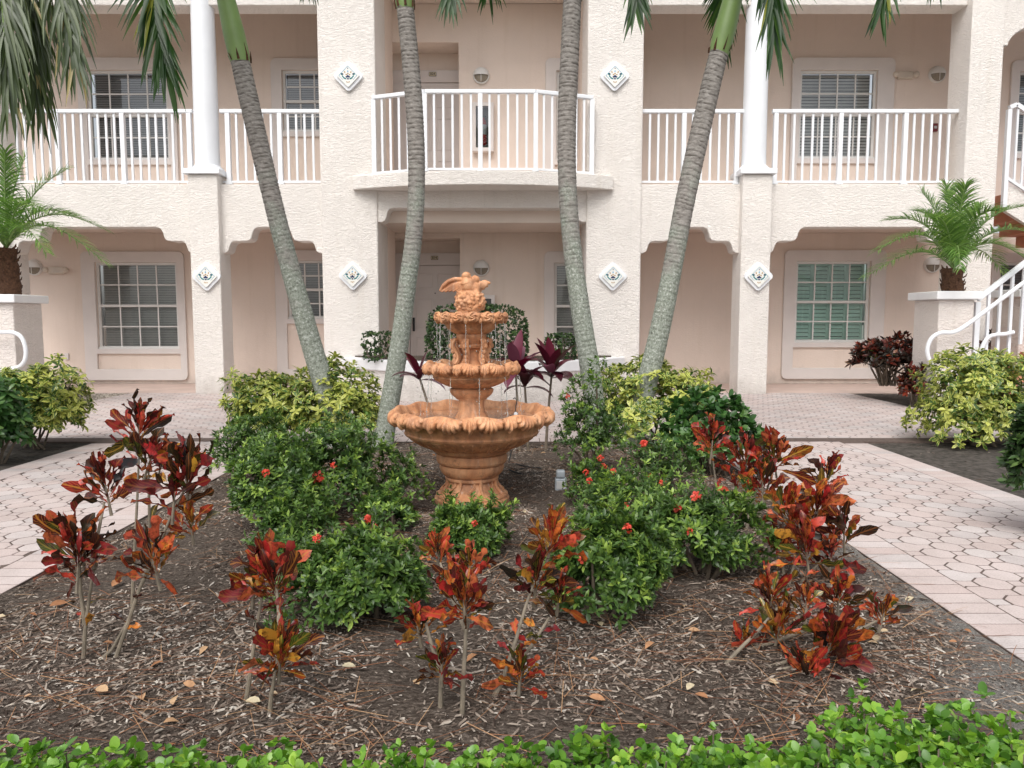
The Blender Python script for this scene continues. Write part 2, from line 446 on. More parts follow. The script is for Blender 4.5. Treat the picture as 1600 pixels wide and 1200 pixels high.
def scatter(name, tpl, Mx, T, mat, tint, smooth=True):
    tv, tf, te = tpl; N = len(T); nv = len(tv)
    vs = np.einsum('nij,vj->nvi', Mx, tv)+T[:, None, :]
    fs = tf[None]+(np.arange(N)*nv)[:, None, None]
    at = {'tint': np.repeat(tint, nv)}
    if te is not None: at['edge'] = np.tile(te, N)
    return quadmesh(name, vs.reshape(-1, 3), fs.reshape(-1, 4), mat, at, smooth)
def leaf_tpl(st, wd, droop=.15, fold=.25):
    """st: list of (y, halfwidth 0..1); strip of three verts per station"""
    v = []; e = []
    for y, h in st:
        z = -droop*y*y
        for k in (-1, 0, 1):
            v.append((k*h*wd, y, z+abs(k)*h*wd*fold)); e.append(abs(k))
    f = []
    for i in range(len(st)-1):
        for k in range(2):
            a = i*3+k; f.append((a, a+1, a+4, a+3))
    return np.array(v), np.array(f), np.array(e, float)
LEAF_S = leaf_tpl([(0, .08), (.45, 1), (1, .08)], .19, .12, .3)
LEAF_M = leaf_tpl([(0, .1), (.3, .85), (.65, 1), (1, .08)], .2, .18, .25)
LEAF_I = leaf_tpl([(0, .1), (.35, .85), (.68, 1), (1, .1)], .17, .2, .25)
LEAF_R = leaf_tpl([(0, .15), (.3, .9), (.7, .95), (1, .25)], .33, .1, .22)
LEAF_SCH = leaf_tpl([(0, .1), (.35, .8), (.72, 1), (1, .2)], .2, .35, .2)

def rosettes(tips, axes, k, el, L, jit=.25, lsd=.2):
    """k leaves around each twig tip; returns frames, positions"""
    N = len(tips); tips = np.repeat(tips, k, 0); ax = np.repeat(nrm(axes), k, 0)
    ref = np.where(np.abs(ax[:, 2:3]) > .9, np.array([[1., 0, 0]]), np.array([[0, 0, 1.]]))
    u = nrm(np.cross(ax, ref)); v = np.cross(ax, u)
    az = (np.tile(np.arange(k)*2.399, N)+np.repeat(rng.uniform(0, 6.28, N), k)+rng.normal(0, .2, N*k))[:, None]
    e = (np.tile(np.linspace(el[0], el[1], k), N)+rng.normal(0, .15, N*k))[:, None]
    rad = u*np.cos(az)+v*np.sin(az)
    dr = nrm(ax*np.cos(e)+rad*np.sin(e)+rng.normal(0, jit*.4, (N*k, 3)))
    nm = nrm(ax*np.sin(e)-rad*np.cos(e)+rng.normal(0, jit*.5, (N*k, 3)))
    F = frames(dr, nm)*(L*np.clip(rng.normal(1, lsd, N*k), .5, 1.6))[:, None, None]
    return F, tips+rng.normal(0, L*.08, (N*k, 3))

def lumpy(n, c, r, lo=-.25, lumps=9, amp=.3, inner=.5, boxy=0.0):
    """points near the surface of an uneven rounded volume"""
    dirs = nrm(rng.normal(size=(n*3, 3))); dirs = dirs[dirs[:, 2] > lo][:n]
    ld = nrm(rng.normal(size=(lumps, 3))+np.array([0, 0, .3])); la = rng.uniform(-amp, amp, lumps)
    s = 1+sum(a*np.exp((dirs@l-1)*7) for a, l in zip(la, ld))
    ph = rng.uniform(0, 50)
    if amp > .2: s = s*(1+.30*np.array([mnoise.noise((a*2.3+ph, b_*2.3, c_*2.3)) for a, b_, c_ in dirs]))
    rad = 1-inner*rng.random(len(dirs))**2.2
    if boxy:
        p = 2+boxy*6
        s = s*(np.sum(np.abs(dirs)**p, axis=1)**(-1/p))
    pts = np.array(c)+dirs*np.array(r)*(s*rad)[:, None]
    return pts, dirs, rad

def shrub(name, label, cat, box, leaf, mat, ntip, k, L, group=None, base_y=None, ry=None, el=(.5, 1.25), stems=10, z0=0.0, shoots=0,
          amp=.42, inner=.62, boxy=0.0, lo=-.3, tipbright=.55, sparse=False, flowers=(), stem_r=.008, stem_mat='twig', seed=None):
    pl, pr, pt, pb = box
    cxp = (pl+pr)/2
    if base_y is None:
        _, yf = G(cxp, pb, z0)
        x0 = P(pl, (pt+pb)/2, yf)[0]; x1 = P(pr, (pt+pb)/2, yf)[0]
        ry = ry or (x1-x0)/2*.85
        yc = yf+ry*.8
    else: yc = base_y; ry = ry or .3
    x0 = P(pl, (pt+pb)/2, yc)[0]; x1 = P(pr, (pt+pb)/2, yc)[0]; zt = P(cxp, pt, yc)[1]
    cx, rx = (x0+x1)/2, (x1-x0)/2; hz = zt-z0
    rz = hz*.56; cz = z0+hz-rz
    t = thing(name, label, cat, (cx, yc, z0), group)
    pts, dirs, rad = lumpy(ntip, (cx, yc, cz), (rx*.93, ry, rz*.96), lo, 10, amp, inner, boxy)
    keep = pts[:, 2] > z0+.02
    if amp > .2: keep &= np.array([mnoise.noise((p[0]*8+3, p[1]*8, p[2]*8)) for p in pts]) > -.26
    pts, dirs, rad = pts[keep], dirs[keep], rad[keep]
    ax = nrm(dirs*np.array([1, 1, .8])+np.array([0, 0, .75])+rng.normal(0, .25, dirs.shape))
    if shoots:
        q = rng.choice(len(pts), min(shoots, len(pts)), replace=False); q = q[dirs[q, 2] > .1]
        ex = []; ea = []
        for i in q:
            hgt = rng.uniform(.04, .12); a = nrm(np.array([rng.normal(0, .25), rng.normal(0, .25), 1.]))
            for s in np.linspace(.25, 1, 4): ex.append(pts[i]+a*hgt*s); ea.append(a)
        if ex: pts = np.vstack([pts, ex]); ax = np.vstack([ax, ea]); rad = np.concatenate([rad, np.ones(len(ex))])
    F, T = rosettes(pts, ax, k, el, L)
    tint = np.clip(np.repeat(rng.normal(.38, .16, len(pts))+(rng.random(len(pts)) < .18)*.35*(rad > .8), k)+rng.normal(0, .1, len(T))
                   + tipbright*.5*np.tile(np.linspace(1, 0, k), len(pts))*np.repeat((rad > .75)*rng.random(len(pts)), k), 0, 1)
    obj('foliage', scatter('foliage', leaf, F, T, M[mat], tint), t, 'stuff')
    for i in range(stems):
        j = rng.integers(len(pts)); e = np.array((cx, yc, cz))+(pts[j]-np.array((cx, yc, cz)))*.9
        b = np.array([cx+rng.normal(0, rx*.15), yc+rng.normal(0, ry*.15), z0-.02])
        m = (b+e)/2+np.array([rng.normal(0, .03), rng.normal(0, .03), -.02+.1*hz])
        MB().tube([b, m, e], [stem_r*1.2, stem_r, stem_r*.45], 6).build('stem', M[stem_mat], t, True)
    for (fx, fy, fr) in flowers:
        best = None
        # the shrub tip that lies nearest to the photo position and nearest to the viewer
        uu = 800+FPX*pts[:, 0]/(pts[:, 1]*cp-(pts[:, 2]-CAM_H)*sp); vv = 600-FPX*(pts[:, 1]*sp+(pts[:, 2]-CAM_H)*cp)/(pts[:, 1]*cp-(pts[:, 2]-CAM_H)*sp)
        j = int(np.argmin(np.hypot(uu-fx, vv-fy)+pts[:, 1]*60)); c = pts[j]+np.array([0, -.02, .03])
        n = 26; dd = nrm(rng.normal(size=(n, 3))+np.array([0, -.5, .6]))
        FF = frames(nrm(np.cross(dd, rng.normal(size=(n, 3)))+dd*.4), dd)*fr*.7
        obj('flower', scatter('flower', LEAF_R, FF, c+dd*fr*.55, M['petal'], rng.random(n)), t)
    return t

# ------------------------------------------------------------------ ground, paving, beds
YF, YB = 11.0, 12.6
XL, XR, XLO, XRO, YBED = -2.05, 1.65, -3.72, 3.15, 6.6
g = MB().box(-120, 120, -60, 140, -.5, -.12).build('ground', M['soil'], kind='structure')

def bed_h(x, y):
    e = min(x-XL, XR-x, YBED-y); e = max(0, min(1, e/.8))
    e *= max(0, min(1, (math.hypot(x+.24, y-4.45)-.30)/.5))                # level ground round the fountain foot
    return -.005+.052*e*e*(3-2*e)+.018*mnoise.noise((x*2.2, y*2.2, 3))*e+.010*mnoise.noise((x*9, y*9, 7))
def bed(name, x0, x1, y0, y1, nx, ny, fn):
    xs = np.linspace(x0, x1, nx); ys = np.linspace(y0, y1, ny)
    v = np.array([(x, y, fn(x, y)) for y in ys for x in xs])
    i = np.arange((ny-1)*(nx)).reshape(ny-1, nx)[:, :-1].ravel()
    return obj(name, quadmesh(name, v, np.stack([i, i+1, i+nx+1, i+nx], 1), M['soil' if name == 'mulch_bed' else 'side_soil']), kind='structure')
bed('mulch_bed', XL, XR, .3, YBED, 170, 260, bed_h)
flat = lambda x, y: -.016+.012*mnoise.noise((x*5, y*5, 1))
bed('side_bed', XRO, 9, .5, 6.62, 90, 90, flat)
bed('side_bed', -9, XLO, .5, 6.62, 90, 90, flat)
bed('side_bed', 5.0, 9, 8.98, 12.5, 30, 30, flat)
bed('side_bed', -9, -5.65, 8.98, 12.5, 30, 30, flat)

# pavers: octagon with a square tail, axis-aligned squares
W8 = .142; SP8 = W8*math.sqrt(2); S8 = W8*.4142
def key_outline(gap=.0046):
    h = W8/2-gap; s = S8/2-gap*.4; q = S8-gap*.3
    return [(h, -s), (h+q, -s), (h+q, s), (h, s), (s, h), (-s, h), (-h, s), (-h, -s), (-s, -h), (s, -h)]
def prism(outline, z1, z0, ch=.0013):
    """flat stone with a small chamfer"""
    cx = sum(p[0] for p in outline)/len(outline); cy = sum(p[1] for p in outline)/len(outline)
    n = len(outline); b = MB(); o = outline
    ins = []
    for i in range(n):
        p0, p1, p2 = Vector(o[i-1]), Vector(o[i]), Vector(o[(i+1) % n])
        e1 = (p1-p0).normalized(); e2 = (p2-p1).normalized(); n1 = Vector((-e1.y, e1.x)); n2 = Vector((-e2.y, e2.x))
        m = (n1+n2); m = m/max(.6, m.dot(n1)) if m.length > 1e-6 else n1
        ins.append(p1+m*ch)
    vs = [(p[0], p[1], z0) for p in o]+[(p[0], p[1], z1-ch*.5) for p in o]+[(p.x, p.y, z1) for p in ins]
    fs = [tuple(2*n+i for i in range(n))]
    for r in range(2):
        for i in range(n):
            j = (i+1) % n; fs.append((r*n+i, r*n+j, (r+1)*n+j, (r+1)*n+i))
    return b.add(vs, fs)
def key_stone(gap=.0046):
    """octagon and small square in one stone, parted by a dummy groove"""
    h = W8/2-gap; s = S8/2-gap*.4; e = W8/2
    a = prism([(h, -s), (h, s), (s, h), (-s, h), (-h, s), (-h, -s), (-s, -h), (s, -h)], 0, -.03, .0013)
    q = S8/2-gap*.9
    b = prism([(e+gap, -q), (e+S8-gap, -q), (e+S8-gap, q), (e+gap, q)], 0, -.03, .0013)
    for i, y in ((0, -q), (1, q)): a.v[i] = (e, y, -.004)
    for i, y in ((0, -q), (3, q)): b.v[i] = (e, y, -.004)
    m = {0: 0, 3: 1}; o = len(a.v); k = 0; idx = {}
    for i, v in enumerate(b.v):
        if i in m: idx[i] = m[i]
        else: idx[i] = o+k; a.v.append(v); k += 1
    for f in b.f: a.f.append([idx[i] for i in f]); a.mi.append(0)
    return a
KEY = key_stone()
BW, BL = .1, .21
def brick_pr(w, l, g=.0035): return prism([(-w/2+g, -l/2+g), (w/2-g, -l/2+g), (w/2-g, l/2-g), (-w/2+g, l/2-g)], 0, -.03)
key_me = [KEY.mesh('paver', M['paver']) for _ in range(1)][0]
bx_me = brick_pr(BL, BW).mesh('brick', M['paver'])      # long side across x
by_me = brick_pr(BW, BL).mesh('brick', M['paver'])
def tinted(mb_list, name, parent):
    v = []; f = []; t = []
    for (b, x, y, z, r) in mb_list:
        o = len(v); v += [(a[0]+x, a[1]+y, a[2]+z) for a in b.v]; f += [[o+i for i in q] for q in b.f]; t += [r]*len(b.v)
    me = bpy.data.meshes.new(name); me.from_pydata(v, [], f); me.materials.append(M['paver'])
    at = me.attributes.new('tint', 'FLOAT', 'POINT'); at.data.foreach_set('value', t)
    me.update(); return obj(name, me, parent, 'stuff')
def in_view(x, y):
    d = y*cp+CAM_H*sp
    return d > .3 and abs(x)/d < .74 and (600+FPX*((CAM_H*cp-y*sp)/d)) < 1240
bxp, byp = brick_pr(BL, BW), brick_pr(BW, BL)
def col_x(x, y0, y1): return [(x, y0+BW*(i+.5), bx_me, bxp) for i in range(int((y1-y0)/BW))]
def row_y(y, x0, x1): return [(x0+BW*(i+.5), y, by_me, byp) for i in range(int((x1-x0)/BW))]
bd = BL
def pave_walk(name, x0, x1, y0, y1, nmax):
    base_border = col_x(x0+bd/2, y0, y1)+col_x(x1-bd/2, y0, y1)
    return pave_inner(name, (x0, x1, y0, y1), (x0+bd, x1-bd, y0, y1), base_border, nmax)
def pave_inner(name, full, inner, border, nmax):
    base = MB().box(*full[:2], *full[2:], -.1, -.0016); root = base.build(name, M['joint'], kind='structure')
    x0, x1, y0, y1 = inner; cells = []
    i0, i1 = int(x0/SP8)-2, int(x1/SP8)+3; j0, j1 = int(y0/SP8*2)-2, int(y1/SP8*2)+3
    for j in range(j0, j1):
        for i in range(i0, i1):
            cells.append((i*SP8+(SP8/2 if j % 2 else 0), j*SP8/2))
    cells.sort(key=lambda c: c[0]**2+c[1]**2); n = 0; rest = []
    def clip(poly, a, lim, keep_less):
        out = []
        for k in range(len(poly)):
            p, q = poly[k-1], poly[k]
            ip = (p[a] <= lim) == keep_less or abs(p[a]-lim) < 1e-9; iq = (q[a] <= lim) == keep_less or abs(q[a]-lim) < 1e-9
            if ip != iq:
                s = (lim-p[a])/(q[a]-p[a]); out.append((p[0]+s*(q[0]-p[0]), p[1]+s*(q[1]-p[1])))
            if iq: out.append(q)
        return out
    OL = key_outline(); gg = .003
    for x, y in cells:
        xs = [x+p[0] for p in OL]; ys = [y+p[1] for p in OL]
        if max(xs) < x0+.02 or min(xs) > x1-.02 or max(ys) < y0+.02 or min(ys) > y1-.02: continue
        whole = min(xs) >= x0+gg and max(xs) <= x1-gg and min(ys) >= y0 and max(ys) <= y1
        z = R.uniform(-.0003, .0004)
        if whole: pr, me, dx, dy = KEY, key_me, x, y
        else:
            poly = [(x+p[0], y+p[1]) for p in OL]
            for a, lim, less in ((0, x1-gg, True), (0, x0+gg, False), (1, y1, True), (1, y0, False)):
                if poly: poly = clip(poly, a, lim, less)
            cl = []
            for p in poly:
                if not cl or math.hypot(p[0]-cl[-1][0], p[1]-cl[-1][1]) > .004: cl.append(p)
            if len(cl) < 3 or max(p[0] for p in cl)-min(p[0] for p in cl) < .02: continue
            pr, me, dx, dy = prism(cl, 0, -.03, .002), None, 0, 0
        if n < nmax and in_view(x, y):
            if me is None: me = pr.mesh('paver', M['paver'])
            o = bpy.data.objects.new('paver', me); COL.objects.link(o); o.location = (dx, dy, z); attach(o, root); n += 1
        else: rest.append((pr, dx, dy, z, R.random()))
    if rest: tinted(rest, 'far_paving', root)
    nb = 0; far = []
    for (x, y, me, pr) in sorted(border, key=lambda c: c[0]**2+c[1]**2):
        z = R.uniform(-.0003, .0005)
        if nb < 120 and in_view(x, y):
            o = bpy.data.objects.new('brick', me); COL.objects.link(o); o.location = (x, y, z); attach(o, root); nb += 1
        else: far.append((pr, x, y, z, R.random()))
    if far: tinted(far, 'far_edging', root)
    return root
pave_walk('path', XR, XRO, .9, 6.6, 290)
pave_walk('path', XLO, XL, .9, 6.6, 290)
pave_inner('courtyard_paving', (-9, 9, 6.6, 8.98), (-9, 9, 6.6+bd, 8.98), row_y(6.6+bd/2, XL+.0, XR), 0)
pave_inner('courtyard_paving', (-5.65, 5.0, 8.98, 10.98), (-5.65, 5.0, 8.98, 10.98), [], 0)
MB().box(-9, 9, 10.98, 13.4, -.1, -.002).build('porch_floor', M['porch'], kind='structure')

# ------------------------------------------------------------------ building
B = thing('apartment_building', 'two storey cream and peach stucco apartment building with scalloped arches and white balcony railings', 'building', (-.42, YF, 0))
YP = YF-.12                                     # front of the piers
CX = XP(755, 450, YF)
def z_(py, Y=YF): return ZP(py, Y)
Z_SPR, Z_MID, Z_TOP = z_(396), z_(377), z_(355)
Z_BAND = z_(288); Z_HEAD = z_(8)
xpL = (XP(505, 450, YF), XP(592, 450, YF)); xpR = (XP(915, 450, YF), XP(1000, 450, YF))
pierL = (XP(301, 500, YP), XP(347, 500, YP)); pierR = (XP(1155, 500, YP), XP(1201, 500, YP))
endR = (XP(1505, 300, YP), XP(1556, 300, YP)); endL = (2*CX-endR[1], 2*CX-endR[0])
def arc(cx, cz, r, a0, a1, n=5): return [(cx+r*math.cos(math.radians(a0+(a1-a0)*i/n)), cz+r*math.sin(math.radians(a0+(a1-a0)*i/n))) for i in range(n+1)]
def scallop(x0, s):
    """profile from the springing at x0 rising into the bay; s=+1 goes to the right"""
    r = .075; a = Z_MID-Z_SPR; pts = [(x0, Z_SPR)]
    pts += [(x0+s*.05, Z_SPR+.01), (x0+s*.085, Z_SPR+.035), (x0+s*.10, Z_SPR+a*.45), (x0+s*.115, Z_MID-.05), (x0+s*.14, Z_MID-.015), (x0+s*.18, Z_MID)]
    pts += [(x0+s*.34, Z_MID), (x0+s*.40, Z_MID+.015), (x0+s*.43, Z_MID+.05), (x0+s*.45, Z_TOP-.08), (x0+s*.475, Z_TOP-.03), (x0+s*.52, Z_TOP-.005), (x0+s*.58, Z_TOP)]
    return pts
def band(x0, x1, o0, o1):
    lo = scallop(o0, 1)+list(reversed(scallop(o1, -1)))
    return [(x0, Z_BAND), (x0, Z_SPR)]+lo+[(x1, Z_SPR), (x1, Z_BAND)]
for (a, b) in ((endL[1]-.01, pierL[0]+.02), (pierL[1]-.02, xpL[0]+.01), (xpR[1]-.01, pierR[0]+.02), (pierR[1]-.02, endR[0]+.01)):
    lp = band(a, b, a+.012, b-.012)
    MB().plate([lp], YF, YF+.28).build('arcade_wall', M['stucco'], B, bevel=.012)
def pilaster(x0, x1, depth, zt=6.4, y0=None, name='pilaster', m='stucco'):
    return MB().box(x0, x1, YF-.03 if y0 is None else y0, YF+depth, -.02, zt).build(name, M[m], B, bevel=.02)
pilaster(*xpL, .85); pilaster(*xpR, .85)
for px_, s in ((pierL, 1), (pierR, -1)):
    MB().box(px_[0], px_[1], YP, YF+.30, -.02, z_(272, YP)).build('pier', M['stucco'], B, bevel=.015)
for e in (endL, endR): MB().box(e[0], e[1], YP, YF+.4, -.02, 6.4).build('pier', M['stucco'], B, bevel=.015)
# round columns
for pc in (pierL, pierR):
    cx = (pc[0]+pc[1])/2; r = .172; zb = z_(272, YP); cy = YP+.215
    col = MB().lathe([(0, zb+.15), (r*1.03, zb+.15), (r*1.0, zb+.3), (r*.985, 4.6), (r*.93, Z_HEAD+.05), (r*.93, Z_HEAD+.4)], cx, cy, 40).build('column', M['white'], B, True)
    MB().box(cx-.265, cx+.265, cy-.262, cy+.262, zb, zb+.075).build('plinth', M['white'], col, bevel=.008)
    MB().lathe([(0, zb+.075), (.225, zb+.075), (.236, zb+.09), (.23, zb+.108), (.205, zb+.118), (.20, zb+.135), (.178, zb+.152)], cx, cy, 40).build('base_ring', M['white'], col, True)
# upper header beam, upper ceiling, lower ceiling, slab
def hdr(x0, x1): MB().box(x0, x1, YF, YF+.32, Z_HEAD, 6.5).build('header_beam', M['stucco'], B, bevel=.012)
hdr(endL[1], xpL[0]); hdr(xpR[1], endR[0])
MB().box(-9, 9, YF+.32, 13.6, 6.22, 6.5).build('upper_ceiling', M['ceil'], B)
zc = Z_TOP+.10
MB().box(-9, endR[1]+.02, YF+.285, 13.6, zc, Z_BAND-.02).build('floor_slab', M['ceil'], B)
MB().box(-9.4, 9.4, YF-.35, 13.8, 6.5, 6.72).build('eaves', M['stucco'], B)
# centre bay: scalloped opening under the balcony, inner beam
zo, zs = z_(325), z_(347)
xl, xr = xpL[1], xpR[0]
lp = [(xl-.02, Z_BAND+.05), (xl-.02, zs), (xl+.06, zs), (xl+.10, zs+.02), (xl+.125, zs+.07), (xl+.145, zo-.05), (xl+.18, zo-.012), (xl+.24, zo)]
lp += [(xl+xr-x, z) for x, z in reversed(lp)]
MB().plate([lp], YF, YF+.3).build('arcade_wall', M['stucco'], B, bevel=.012)
zb_ = ZP(357, 12.0)
MB().box(xl-.01, xr+.01, 11.95, 12.25, zb_, zc+.002).build('inner_beam', M['wall'], B, bevel=.01)
for (a, b) in ((xl-.5, xl+.0), (xr-.0, xr+.5)):
    MB().box(a, b, YF+.852, YB-.002, 0, 6.2).build('return_wall', M['wall'], B)
# balcony slab
bx0, bx1 = XP(553, 280, YF), XP(957, 280, YF); bc, bh = (bx0+bx1)/2, (bx1-bx0)/2
zt0, zt1 = z_(298), z_(277)
def arcy(x, c, h, prot, y0, e=2): return y0-prot*(1-abs((x-c)/h)**e)
xs = [bx0+(bx1-bx0)*i/40 for i in range(41)]
pl = [(x, arcy(x, bc, bh, .42, YF-.09, 2.2)) for x in xs]+[(bx1, YF+.27), (bx0, YF+.27)]
bmb = MB(); n = len(pl)
bmb.add([(x, y, zt0) for x, y in pl]+[(x, y, zt1) for x, y in pl], [tuple(range(n-1, -1, -1)), tuple(n+i for i in range(n))]+[(i, (i+1) % n, n+(i+1) % n, n+i) for i in range(n)])
bmb.build('balcony_slab', M['stucco'], B, bevel=.01)

# windows and doors -----------------------------------------------------------
holes_lo, holes_up = [], []
def rrect(x0, x1, z0, z1, r=.09, n=4):
    o = []
    for cx, cz, a in ((x1-r, z0+r, -90), (x1-r, z1-r, 0), (x0+r, z1-r, 90), (x0+r, z0+r, 180)): o += arc(cx, cz, r, a, a+90, n)
    return o
def rect(x0, x1, z0, z1): return [(x0, z0), (x1, z0), (x1, z1), (x0, z1)]
def window(trim, open_, cols, rows, blind, gl='glass', lab=None, panel=True, shutters=False, slat=.028, tilt=.9):
    """trim, open_: pixel boxes (x0,x1,y0,y1) on the back wall; open_ is the framed opening"""
    tx0, tx1, tz1, tz0 = XP(trim[0], 480, YB), XP(trim[1], 480, YB), ZP(trim[2], YB), ZP(trim[3], YB)
    ym = (open_[2]+open_[3])/2
    ox0, ox1, oz1, oz0 = XP(open_[0], ym, YB), XP(open_[1], ym, YB), ZP(open_[2], YB), ZP(open_[3], YB)
    tx0, tx1 = XP(trim[0], ym, YB), XP(trim[1], ym, YB)
    (holes_lo if oz0 < 2.6 else holes_up).append(rect(ox0, ox1, oz0, oz1))
    sw = ox0-tx0; lo = oz0-.085
    loops = [rrect(tx0, tx1, tz0, tz1), rect(ox0, ox1, oz0, oz1)]
    if panel: loops.append(rect(ox0-.02, ox1+.02, tz0+.19, lo-.0))
    MB().plate(loops, YB-.045, YB-.002).build('window_surround', M['trim'], B, bevel=.008)
    fw = .045; y0, y1 = YB+.015, YB+.075
    fr = MB().plate([rect(ox0, ox1, oz0, oz1), rect(ox0+fw, ox1-fw, oz0+fw, oz1-fw)], y0, y1).build('window', M['frame'], B, bevel=.004)
    if lab: fr['label'] = lab
    zm = (oz0+oz1)/2
    MB().box(ox0+fw, ox1-fw, y0-.004, y1-.01, zm-.022, zm+.022).build('sash_rail', M['frame'], fr, bevel=.003)
    MB().box(ox0-.01, ox1+.01, y0-.03, y0-.001, oz0-.0, oz0+.03).build('sill', M['frame'], fr, bevel=.003)
    ix0, ix1 = ox0+fw, ox1-fw
    for (za, zb, yy) in ((zm+.022, oz1-fw, y0+.018), (oz0+fw, zm-.022, y0+.03)):
        rr = rows//2
        for j in range(rr):
            for i in range(cols):
                pa, pb = ix0+(ix1-ix0)*i/cols, ix0+(ix1-ix0)*(i+1)/cols; qa, qb = za+(zb-za)*j/rr, za+(zb-za)*(j+1)/rr
                MB().add([(pa+.004, yy, qa+.004), (pb-.004, yy, qa+.004), (pb-.004, yy, qb-.004), (pa+.004, yy, qb-.004)], [(0, 1, 2, 3)]).build('pane', M[gl], fr)
        mw = .011
        for i in range(1, cols):
            x = ix0+(ix1-ix0)*i/cols; MB().box(x-mw, x+mw, yy-.008, yy+.008, za, zb).build('muntin', M['frame'], fr)
        for j in range(1, rr):
            q = za+(zb-za)*j/rr; MB().box(ix0, ix1, yy-.0065, yy+.0065, q-mw, q+mw).build('muntin', M['frame'], fr)
    by = YB+.13
    if shutters:
        for k in range(4):
            a, b = ix0+(ix1-ix0)*k/4, ix0+(ix1-ix0)*(k+1)/4
            for (za, zb) in ((oz0+.04, zm-.01), (zm+.01, oz1-.03)):
                MB().plate([rect(a+.002, b-.002, za, zb), rect(a+.04, b-.04, za+.05, zb-.05)], by-.012, by+.012).build('shutter_panel', M['shutter'], fr)
                q = za+.05+.04
                while q < zb-.06:
                    MB().bar((a+.042, by, q), (b-.042, by, q), .066, .009, (0, -.85, .53)).build('slat', M['shutter'], fr); q += .066
    else:
        s = MB(); q = oz0+.03
        while q < oz1-.02:
            s.bar((ix0+.01, by, q), (ix1-.01, by, q), slat, .0025, (0, -math.sin(tilt), math.cos(tilt))); q += slat*1.02
        s.build('blind', M[blind], fr, kind='stuff')
    MB().add([(ox0-.02, YB+.3, oz0-.02), (ox1+.02, YB+.3, oz0-.02), (ox1+.02, YB+.3, oz1+.02), (ox0-.02, YB+.3, oz1+.02)], [(0, 1, 2, 3)]).build('dark_room_sheet', M['dark'], fr)  # near-black sheet behind the glass; its colour stands in for the unlit room
    return fr
window((131, 291, 393, 594), (152, 279, 410, 545), 4, 4, 'blind', lab='four over four sash window with pale blinds, dim glass')
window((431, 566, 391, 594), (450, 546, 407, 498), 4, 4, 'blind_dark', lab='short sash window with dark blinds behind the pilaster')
window((850, 960, 393, 594), (866, 944, 411, 545), 2, 4, 'blind', lab='narrow sash window beside the door')
window((1223, 1381, 391, 592), (1242, 1358, 408, 535), 4, 4, 'shutter', gl='greenglass', lab='green tinted sash window with plantation shutters', shutters=True)
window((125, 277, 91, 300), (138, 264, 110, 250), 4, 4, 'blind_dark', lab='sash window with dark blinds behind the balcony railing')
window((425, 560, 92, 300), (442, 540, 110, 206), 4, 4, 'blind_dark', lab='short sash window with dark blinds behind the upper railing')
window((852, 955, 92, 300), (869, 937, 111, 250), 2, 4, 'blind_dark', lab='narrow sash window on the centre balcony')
window((1235, 1394, 91, 300), (1248, 1368, 110, 248), 4, 4, 'blind', lab='sash window with wide pale blinds behind the balcony railing', slat=.05, tilt=1.05)
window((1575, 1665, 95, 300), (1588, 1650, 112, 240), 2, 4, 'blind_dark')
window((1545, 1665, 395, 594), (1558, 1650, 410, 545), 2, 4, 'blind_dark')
# door recesses
dz0, dz1 = 0, ZP(372, YB); du0, du1 = Z_BAND-.1, ZP(66, YB)
dx0, dx1 = XP(600, 480, YB), XP(719, 480, YB)
holes_lo.append(rect(dx0, dx1, .004, dz1)); holes_up.append(rect(dx0, dx1, Z_BAND+.0, du1))
MB().plate([rect(-9.2, 9.2, 0, zc-.002)]+[h for h in holes_lo], YB, YB+.12).build('back_wall', M['wall'], B)
MB().plate([rect(-9.2, 9.2, Z_BAND-.02, 6.21)]+holes_up, YB, YB+.12).build('back_wall', M['wall'], B)
YD = YB+.42
for z0, ztop, pyh in ((0.0, dz1, 395), (Z_BAND-.02, du1, 109)):
    rec = MB().box(dx0-.05, dx0, YB+.121, YD+.2, z0, ztop+.05).box(dx1, dx1+.05, YB+.121, YD+.2, z0, ztop+.05).box(dx0-.05, dx1+.05, YB+.121, YD+.2, ztop, ztop+.05).box(dx0, dx1, YD+.1, YD+.2, z0, ztop).build('door_recess', M['wall'], B)
    zf = ZP(pyh, YD)
    fx0, fx1 = XP(608, 480, YD)-.05, dx1-.002
    wx0 = XP(640, 480, YD)
    zd = ZP(pyh+19, YD)
    MB().box(fx0, fx1, YD+.02, YD+.099, zd, zf).box(fx0, wx0, YD+.02, YD+.099, z0, zd).build('door_frame', M['door'], B, bevel=.006)
    dr = MB().box(wx0+.006, fx1-.02, YD+.045, YD+.098, z0+.02, zd-.006).build('door', M['door'], B, bevel=.004)
    dw = fx1-.02-wx0
    for (a, b, q0, q1) in ((.12, .45, .1, .38), (.55, .88, .1, .38), (.12, .45, .46, .72), (.55, .88, .46, .72), (.12, .45, .8, .93), (.55, .88, .8, .93)):
        hh = zd-z0
        MB().plate([rect(wx0+dw*a, wx0+dw*b, z0+hh*q0, z0+hh*q1), rect(wx0+dw*a+.025, wx0+dw*b-.025, z0+hh*q0+.025, z0+hh*q1-.025)], YD+.034, YD+.0445).build('door_panel', M['door'], dr, bevel=.005)
    MB().lathe([(0, 0), (.011, 0), (.011, .01), (0, .012)], 0, 0, 10).build('peephole', M['black'], dr).matrix_basis = Matrix.Translation(Vector((wx0+dw*.5, YD+.043, z0+(zd-z0)*.76))-Vector((0, 0, 0))) @ Matrix.Rotation(math.pi/2, 4, 'X')
    MB().box(wx0+.045, wx0+.085, YD+.02, YD+.0445, z0+.88, z0+1.12).box(wx0+.05, wx0+.08, YD-.005, YD+.02, z0+.9, z0+1.04).build('handle', M['black'], dr, bevel=.006)
